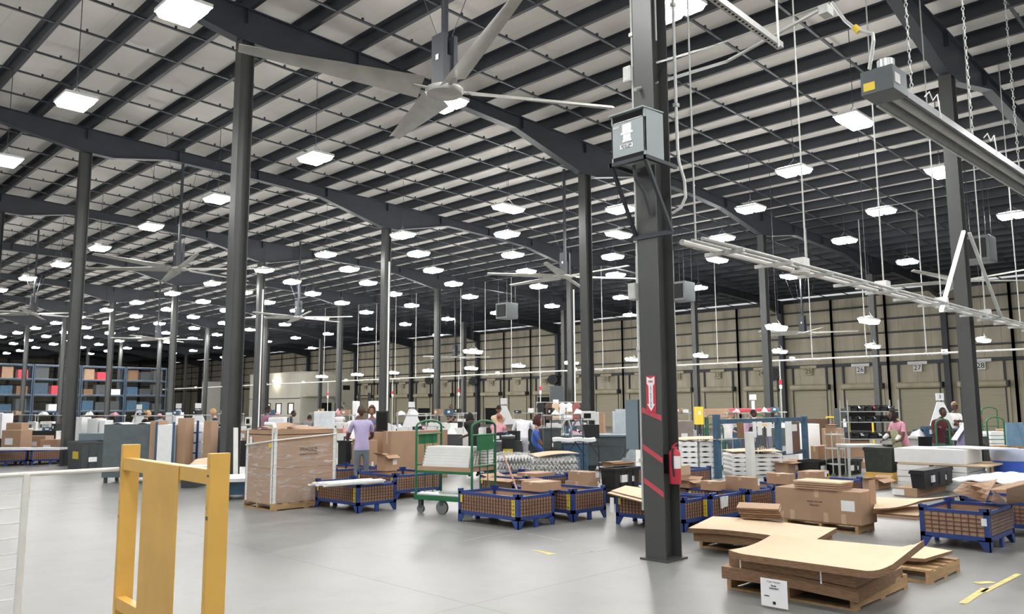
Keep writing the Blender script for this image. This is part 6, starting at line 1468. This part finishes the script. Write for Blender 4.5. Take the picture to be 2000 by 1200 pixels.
# named mid ground pieces: label, x0,x1,ytop,Z,material
for (lb, cat, nm, x0, x1, yt, Z, z0, m) in (
 ('stack of pale lidded cartons behind the wrapped tall cartons', 'box', 'pale_carton', 616, 651, 804, 19, 0, mat('pale_blue_white_card', '#dfe6ea', .7)), ('white and blue topped box near the striped shirt worker', 'box', 'pale_carton', 528, 557, 816, 20, .3, PAPER),
 ('white box on the blue bench in front of the lavender shirt man', 'box', 'white_box', 744, 771, 823, 17.8, .86, PAPER), ('black monitor standing right of the lavender shirt man', 'monitor', 'monitor', 734, 757, 803, 19.6, 1.0, BLACKP),
 ('tall white panel standing behind the slate blue frame rack', 'panel', 'tall_board', 1559, 1592, 828, 23.5, 0, FOAM), ('stack of white trays behind the dark column at the blue bin', 'tray stack', 'white_tray_stack', 1918, 1948, 842, 19.5, 0, FOAM), ('stack of white trays in front of the dark column', 'tray stack', 'white_tray_stack', 1876, 1894, 842, 18.0, 0, FOAM),
 ('brown cartons under wooden slats beside the folded jeans', 'box', 'brown_carton', 1950, 1975, 838, 21, 0, KRAFT), ('dark wooden table top between the column and the dock door 26', 'table', 'brown_table', 1565, 1610, 818, 30, .0, mat('dark_brown_wood', '#5e4636', .7)),
 ('white carton at the frame edge beyond the blue bins', 'box', 'white_box', -12, 17, 808, 27, 0, PAPER), ('brown carton pile beyond the blue bins, upper carton', 'box', 'brown_carton', 22, 50, 826, 25, .6, KRAFT), ('long brown carton with white label beyond the blue bins', 'box', 'brown_carton', 16, 56, 840, 24.5, 0, KRAFT),
 ('black folded case beside the blue bins', 'case', 'black_case', 12, 46, 856, 24.0, 0, BLACKP), ('row of brown cartons beside the tall dark column', 'box', 'brown_carton', 60, 100, 851, 26.0, 0, KRAFT), ('brown carton touching the tall dark column', 'box', 'brown_carton', 90, 122, 858, 25, 0, KRAFT),
 ('white tall trays behind the low bulk bin, left one', 'tray', 'white_tray', 148, 170, 815, 24, .3, FOAM), ('white tall trays behind the low bulk bin, middle one', 'tray', 'white_tray', 180, 200, 818, 24, .3, FOAM), ('white tall trays behind the low bulk bin, right one', 'tray', 'white_tray', 203, 214, 821, 24, .3, FOAM),
 ('long pale board on the trolley behind the low bulk bin', 'board', 'pale_board', 165, 238, 846, 22, .5, PANELG), ('white vinyl bins near the blue shirt worker', 'bin', 'white_bin', 330, 352, 806, 26, .6, FOAM),
 ('yellow box on the column beside the grey bench', 'box', 'yellow_box', 1357, 1369, 795, 30, .9, YEL_L), ('brown sheet pile near the green trolley arches', 'cardboard stack', 'flat_carton_stack', 1376, 1420, 798, 28, 1.2, KRAFT),
 ('dark green grey machine cabinet near dock door 26', 'cabinet', 'machine_cabinet', 1633, 1650, 798, 29, 0, DGREY), ('black screen unit beside the dark haired worker', 'monitor', 'monitor', 1733, 1752, 800, 22, 1.2, BLACKP),
 ('brown board leaning in front of the grey bench', 'board', 'brown_board', 1318, 1348, 822, 20, 0, mat('brown_grey_board', '#8a7f78', .7)), ('white cabinet with dark screen beside the tall dark column', 'monitor', 'white_monitor', 479, 491, 815, 17.6, 1.2, WHITEP),
 ('brown pale sheets on the bench by the pink worker', 'cardboard stack', 'flat_carton_stack', 1430, 1500, 820, 25, .95, KRAFT_L), ('forest of dark truck parts stacked in the dock 18 opening', 'machine', 'stacked_machine', 1073, 1100, 755, 38, 0, DGREY),
 ('dark forklift mast parked by the office stairs', 'forklift', 'forklift', 700, 720, 768, 40, 0, BLACKP), ('tall wrapped white pallet load behind the lavender shirt man', 'pallet load', 'wrapped_load', 721, 745, 784, 36, 0, FOAM), ('narrow white pallet load beside the parked forklift', 'pallet load', 'wrapped_load', 690, 699, 784, 35, 0, PAPER)):
    on = [b_ for b_ in BL if z0 == .86 and b_[0]-30 <= (x0+x1)/2 <= b_[1]+30]
    leg_ = z0 if (cat != 'monitor' and not on and z0 > .8) else 0
    if cat != 'monitor' and not on and not leg_: z0 = 0
    if on:
        b_ = on[0]; pc = b_[2]; Zb = (Vector((pc.x, pc.y, 0))-Vector((CAM.x, CAM.y, 0))).dot(FW); W = (x1-x0)*Zb/F; p = PZ((x0+x1)/2, Zb, .862)
        t = thing(nm, lb, cat, tuple(p), -YAW); MB().box(-W/2, -.15, 0, W/2, .15, .26).mk('body', m, t, bevel=.005); MB().box(-W*.3, -.154, .1, W*.1, -.15, .18).mk('paper_label', TAPE, t); continue
    q = FB(x0, x1, yt, Z, z0, .5); p, W, Dp, H = q
    t = thing(nm, lb, cat, tuple(p), -YAW+random.uniform(-.15, .15))
    if leg_:
        for sx in (-.45, .45):
            for sy in (-.4, .4): MB().box(sx*W-.02, sy*Dp-.02, -leg_, sx*W+.02, sy*Dp+.02, 0).mk('stand_leg', STEEL, t)
    if cat == 'monitor':
        MB().box(-W/2, -.03, .02, W/2, .03, H).mk('screen', m, t, bevel=.006); MB().box(-.03, 0, -z0, .03, .05, .05).mk('stand_neck', DGREY, t); MB().box(-.2, -.2, -z0, .2, .2, -z0+.03).mk('stand_foot', DGREY, t); MB().box(-W/2+.03, -.033, .06, W/2-.03, -.03, H-.04).mk('glass', DARK, t)
    elif cat in ('tray stack', 'cardboard stack'):
        n = max(3, int(H/.09)); mm = MB()
        for k in range(n): mm.box(-W/2+.006*(k % 2), -Dp/2, k*H/n, W/2-.01*(k % 3), Dp/2, (k+.86)*H/n)
        mm.mk('sheets', m, t)
    elif cat == 'forklift':
        for s in (-1, 1): MB().box(s*W/2-.05, -.08, 0, s*W/2+.05, .08, H).mk('mast_rail', m, t)
        for k in (.2, .6, .95): MB().box(-W/2, -.06, H*k-.06, W/2, .06, H*k).mk('mast_crossbar', m, t)
        MB().box(-W*.7, .1, .15, W*.7, 1.6, 1.0).mk('truck_body', m, t, bevel=.05)
        for s in (-1, 1): MB().box(s*.25-.05, -.9, .05, s*.25+.05, 0, .09).mk('fork', m, t)
    else:
        MB().box(-W/2, -Dp/2, 0, W/2, Dp/2, H).mk('body', m, t, bevel=.01)
        MB().box(-W*.3, -Dp/2-.004, H*.55, W*.1, -Dp/2, H*.75).mk('paper_label', PAPER, t)
        if z0 > .2 and cat != 'cardboard stack': pass
# wire shelving with black bins near the pink worker
q = PZ(1696, 19.5); take((q.x, q.y), -YAW, .65, .25, 0, 1.75); t = thing('wire_shelving', 'tall wire shelving full of black parts bins near the pink shirt worker', 'shelving', tuple(q), -YAW); W = 98*19.5/F
for sx in (-1, 1):
    for sy in (-.22, .22): MB().cyl((sx*W/2, sy, 0), (sx*W/2, sy, 1.72), .014, 6).mk('post', GALV, t)
for z in (.35, .8, 1.2, 1.45): MB().box(-W/2, -.23, z-.02, W/2, .23, z).mk('shelf', GALV, t)
for z, n in ((.8, 5), (1.2, 6), (1.45, 6)):
    for i in range(n):
        x = -W/2+.1+i*(W-.15)/n; p = Matrix.Translation(q) @ Matrix.Rotation(-YAW, 4, 'Z') @ Vector((x+.06, -.02, 0))
        t = thing('parts_bin', 'black parts bin, %s along the %s of the wire shelving' % (ORD[i], {.8: 'lower row', 1.2: 'middle row', 1.45: 'top row'}[z]), 'bin', (p.x, p.y, z+.001), -YAW, 'parts bins on the wire shelving'); a = (W-.15)/n/2-.01
        MB().box(-a, -.18, 0, a, .15, .012).box(-a, -.18, 0, a, -.17, .07).box(-a, .14, 0, a, .15, .14).box(-a, -.18, 0, -a+.01, .15, .12).box(a-.01, -.18, 0, a, .15, .12).mk('bin_body', BLACKP, t)
        if i % 2: MB().slab([(-a*.8, -.1, .05), (a*.8, -.1, .05), (a*.8, .1, .05), (-a*.8, .1, .05)], .04, lambda s, q_: .08*math.sin(s*PI)*math.sin(q_*PI), 5, 5).mk('contents', PAPER if i % 4 == 1 else (RED if z > 1.3 else FOAM), t)
for x, w_, h_, mm, lb in ((-.35, .5, .42, KRAFT, 'brown carton on the wire shelving bottom shelf'), (.2, .4, .25, YEL_L, 'yellow labelled box on the wire shelving bottom shelf'), (.5, .35, .3, BLACKP, 'black bag on the wire shelving bottom shelf')):
    p = Matrix.Translation(q) @ Matrix.Rotation(-YAW, 4, 'Z') @ Vector((x, 0, 0)); tag(MB().box(-w_/2, -.15, 0, w_/2, .15, h_).mk('stored_box', mm, loc=(p.x, p.y, .353), rz=-YAW, bevel=.01), lb, 'box')
# pale table, wire trolley, yellow rail
q = PZ(1672, 17.5); t = thing('pale_table', 'pale metal topped table in front of the wire shelving', 'table', tuple(q), -YAW); MB().box(-.38, -.3, .70, .38, .3, .76).mk('top', GALV, t, bevel=.01)
for sx in (-.34, .34):
    for sy in (-.26, .26): MB().box(sx-.02, sy-.02, 0, sx+.02, sy+.02, .70).mk('leg', GALV, t)
q = PZ(1625, 18.6); t = thing('wire_trolley', 'narrow wire trolley on castors with small boxes', 'trolley', tuple(q), -YAW)
for sx in (-.14, .14):
    for sy in (-.2, .2): MB().cyl((sx, sy, .08), (sx, sy, 1.0), .012, 6).mk('post', GALV, t); MB().lathe([(0, -.015), (.04, -.015), (.04, .015), (0, .015)], (sx, sy, .04), 10, axis='y').mk('wheel', RUB, t)
for z in (.25, .6, .92): MB().box(-.15, -.21, z, .15, .21, z+.02).mk('shelf', GALV, t)
a_, b_ = PZ(1612, 34), PZ(1752, 31); t = thing('yellow_safety_rail', 'thin yellow safety rail running behind the wire shelving', 'rail', tuple(a_)); d = b_-a_
MB().bar((0, 0, 1.1), d+Vector((0, 0, 1.1)), .06, .06).mk('top_bar', YEL_L, t)
for k in (0, .33, .66, 1): MB().bar(d*k, d*k+Vector((0, 0, 1.1)), .06, .06).mk('rail_post', YEL_L, t)
# small green arched trolleys and red topped trestles
for px, Z, w_, h_, lb in ((1837, 16.5, .28, 1.3, 'green arched trolley in front of the maroon shirt man'), (1940, 19, .4, 1.3, 'green arched trolley behind the blue waste bin'), (1930, 26, .5, 1.5, 'far green trolley with white trays near dock door 28'), (1390, 26, .4, 1.3, 'green arched trolley behind the slate blue post'), (1480, 27, .35, 1.3, 'green arched trolley beyond the pink shirt worker'), (1392, 20, .45, 1.15, 'green arched trolley loaded with white goods behind the moulded panels')):
    p = PZ(px, Z); t = thing('arched_trolley', lb, 'trolley', tuple(p), -YAW); m = MB(); pts = [(-w_/2, 0, .1), (-w_/2, 0, h_-.1)]+[(w_/2*-math.cos(PI*k/6), 0, h_-.1+.1*math.sin(PI*k/6)) for k in range(1, 6)]+[(w_/2, 0, h_-.1), (w_/2, 0, .1)]
    m.tube(pts, .018, 6); m.cyl((-w_/2, 0, h_*.6), (w_/2, 0, h_*.6), .012, 6); m.mk('end_frame', GREEN, t); MB().box(-w_/2, -.02, .1, w_/2, .7, .15).mk('deck', GREEN, t)
    for sx in (-1, 1):
        for y in (.05, .62): MB().lathe([(0, -.02), (.05, -.02), (.05, .02), (0, .02)], (sx*(w_/2-.04), y, .05), 10, axis='y').mk('wheel', RUB, t)
for px, lb in ((1442, 'red padded trestle left of the white roll stand'), (1494, 'red padded trestle right of the white roll stand')):
    p = PZ(px, 29); t = thing('trestle', lb, 'trestle', tuple(p), -YAW); MB().box(-.45, -.08, 1.35, .45, .08, 1.5).mk('padded_top', RED_T, t, bevel=.03)
    for sx in (-.35, .35): MB().bar((sx*1.2, 0, 0), (sx, 0, 1.36), .06).mk('leg', WOOD, t)
p = PZ(1470, 26); t = thing('roll_stand', 'white upright roll stand between the two red padded trestles', 'stand', tuple(p)); MB().cyl((0, 0, 0), (0, 0, 1.75), .05, 10).mk('roll', PAPER, t); MB().box(-.08, -.08, 1.78, .08, .08, 1.95).mk('sign_card', PAPER, t); MB().cyl((0, 0, 1.7), (0, 0, 1.8), .01).mk('pin', GALV, t)
p = PZ(1983, 17.5); tag(MB().slab([(-.25, 0, 0), (.3, 0, 0), (.2, .15, .5), (-.15, .15, .5)], .05, lambda s, q: .03*math.sin(s*9), 8, 4).mk('jeans', mat('blue_denim', '#6c8ba3', .85), loc=(p.x, p.y, .7), rz=-YAW), 'faded blue jeans hanging over a crate at the frame edge', 'jeans')
p = PZ(1983, 17.6); slabbox('wooden_crate', 'wooden crate under the faded blue jeans', 'crate', (p.x-.3, p.y-.1, p.x+.3, p.y+.5, 0, .7), WOOD)
# hanging white garment stands, paper signs
for px, Z, y0, lb in ((1835, 20.5, 781, 'white hanging cloth under a numbered card behind the maroon shirt man'), (983, 24, 789, 'white hanging cloth beside the pink shirt worker'), (271, 30, 799, 'white cloth stand above the far left benches'), (348, 30, 797, 'white cloth stand by the tall lit post'), (386, 28, 797, 'white draped cloth over the far benches'), (803, 26, 795, 'white hanging square beside the drop pole')):
    p = PZ(px, Z); h = 1.6-(y0-HOR(px))*Z/F; t = thing('cloth_stand', lb, 'cloth stand', tuple(p), -YAW)
    MB().cyl((0, 0, 0), (0, 0, h), .012, 6).mk('pole', GALV, t); MB().box(-.1, -.02, h-.02, .1, 0, h+.16).mk('card', PAPER, t)
    MB().slab([(-.3, -.03, h-.65), (.32, -.03, h-.6), (.08, -.03, h-.06), (-.08, -.03, h-.06)], .03, None, 4, 4).mk('cloth', PAPER, t)
    if px == 1835: text('3', .13, INK, t, (0, -.024, h+.07), (PI/2, 0, 0))
# clothes rail with garments in front of dock 18
p = PZ(1095, 29.5); t = thing('clothes_rail', 'clothes rail in front of the open dock hung with garments', 'clothes rail', tuple(p), -YAW); MB().tube([(-.9, 0, 0), (-.9, 0, 1.75), (.9, 0, 1.75), (.9, 0, 0)], .02, 6).mk('rail_frame', GALV, t)
for i, (x, m, lb) in enumerate(((-.75, BLACKP, 'black garment'), (-.45, mat('dark_check_cloth', '#55403a', .8), 'dark brown garment'), (-.2, KRAFT_L, 'cream garment'), (.05, PAPER, 'white garment'), (.3, FOAM, 'long white garment'), (.55, mat('red_brown_cloth', '#a2605c', .8), 'red brown garment'), (.75, DGREY, 'grey garment'))):
    g = Matrix.Translation(p) @ Matrix.Rotation(-YAW, 4, 'Z') @ Vector((x, 0, 0)); b = MB(); b.prism([(-.13, -.62), (.13, -.6), (.11, -.15), (.16, -.2), (.13, -.05), (.03, 0), (-.03, 0), (-.13, -.05), (-.16, -.2), (-.11, -.15)], .06, 'y', -.03)
    tag(b.mk('garment', m, loc=(g.x, g.y, 1.73), rz=-YAW+.4*math.sin(i*2), bevel=.01), lb+' hanging on the clothes rail before the open dock', 'garment')
p = PZ(1152, 19.5); t = thing('sewing_machine', 'white framed sewing machine with dark screen near the hanging clothes', 'sewing machine', (p.x, p.y, .86), -YAW)
MB().box(-.2, -.08, 0, .2, .08, .3).mk('base_body', BLACKP, t); MB().box(-.22, -.1, .4, .12, .1, .62).mk('screen_housing', WHITEP, t, bevel=.02); MB().box(-.17, -.105, .45, .0, -.1, .57).mk('screen', DARK, t); MB().box(.1, -.06, 0, .2, .06, .6).mk('arm', WHITEP, t, bevel=.02)
for px, lb, m in ((1102, 'grey arched strap frame behind the black stand', GALV), (1124, 'purple arched strap frame behind the black stand', mat('purple_grey_cloth', '#7d7b92', .8))):
    p = PZ(px, 18.3); tag(MB().tube([(-.2, 0, .78), (-.12, 0, 1.05), (0, 0, 1.28), (.08, 0, 1.3), (.14, 0, 1.1), (.18, 0, .78)], .025, 6).mk('strap_frame', m, loc=tuple(p), rz=-YAW), lb, 'frame')
p = PZ(1115, 19.0); t = thing('blue_container', 'blue grey plastic container under the arched strap frames', 'container', tuple(p), -YAW); MB().box(-.35, -.25, 0, .35, .25, .74).mk('container_body', BLUE_S, t, bevel=.02); MB().box(-.37, -.27, .74, .37, .27, .78).mk('lid', PANELG, t, bevel=.01)

# ------------------------------------------------------------------ floor markings
YM = mat('worn_yellow_floor_paint', '#cfc27a', .6, 0, .2, 12); WM = mat('worn_white_floor_paint', '#c9c3b4', .6, 0, .15, 12)
def mark(pts, lb, m=YM):
    o = Vector(pts[0]); s_ = MB().add([Vector(p)-o+Vector((0, 0, .0)) for p in pts], [(0, 1, 2, 3)]); s_.xf(Matrix.Identity(4)); ob = s_.mk('floor_marking', m, loc=(o.x, o.y, .003)); tag(ob, kind='structure')
mark([G(1038, 1075), G(1052, 1076), G(1088, 1083), G(1072, 1085)][:4], '')
for a, b, w_ in (((1880, 1180), (1925, 1150), .06), ((1920, 1158), (1990, 1122), .05), ((1905, 1140), (1940, 1138), .08), ((1115, 1082), (1150, 1079), .02), ((1160, 1078), (1188, 1072), .02), ((905, 1058), (985, 1040), .012), ((1030, 1043), (1100, 1057), .015), ((960, 1052), (1010, 1044), .012), ((870, 1035), (905, 1040), .012)):
    p, q = G(*a), G(*b); d = (q-p).normalized(); s = Vector((-d.y, d.x, 0))*w_/2; mark([p-s, q-s, q+s, p+s], '', YM if w_ > .03 else WM)
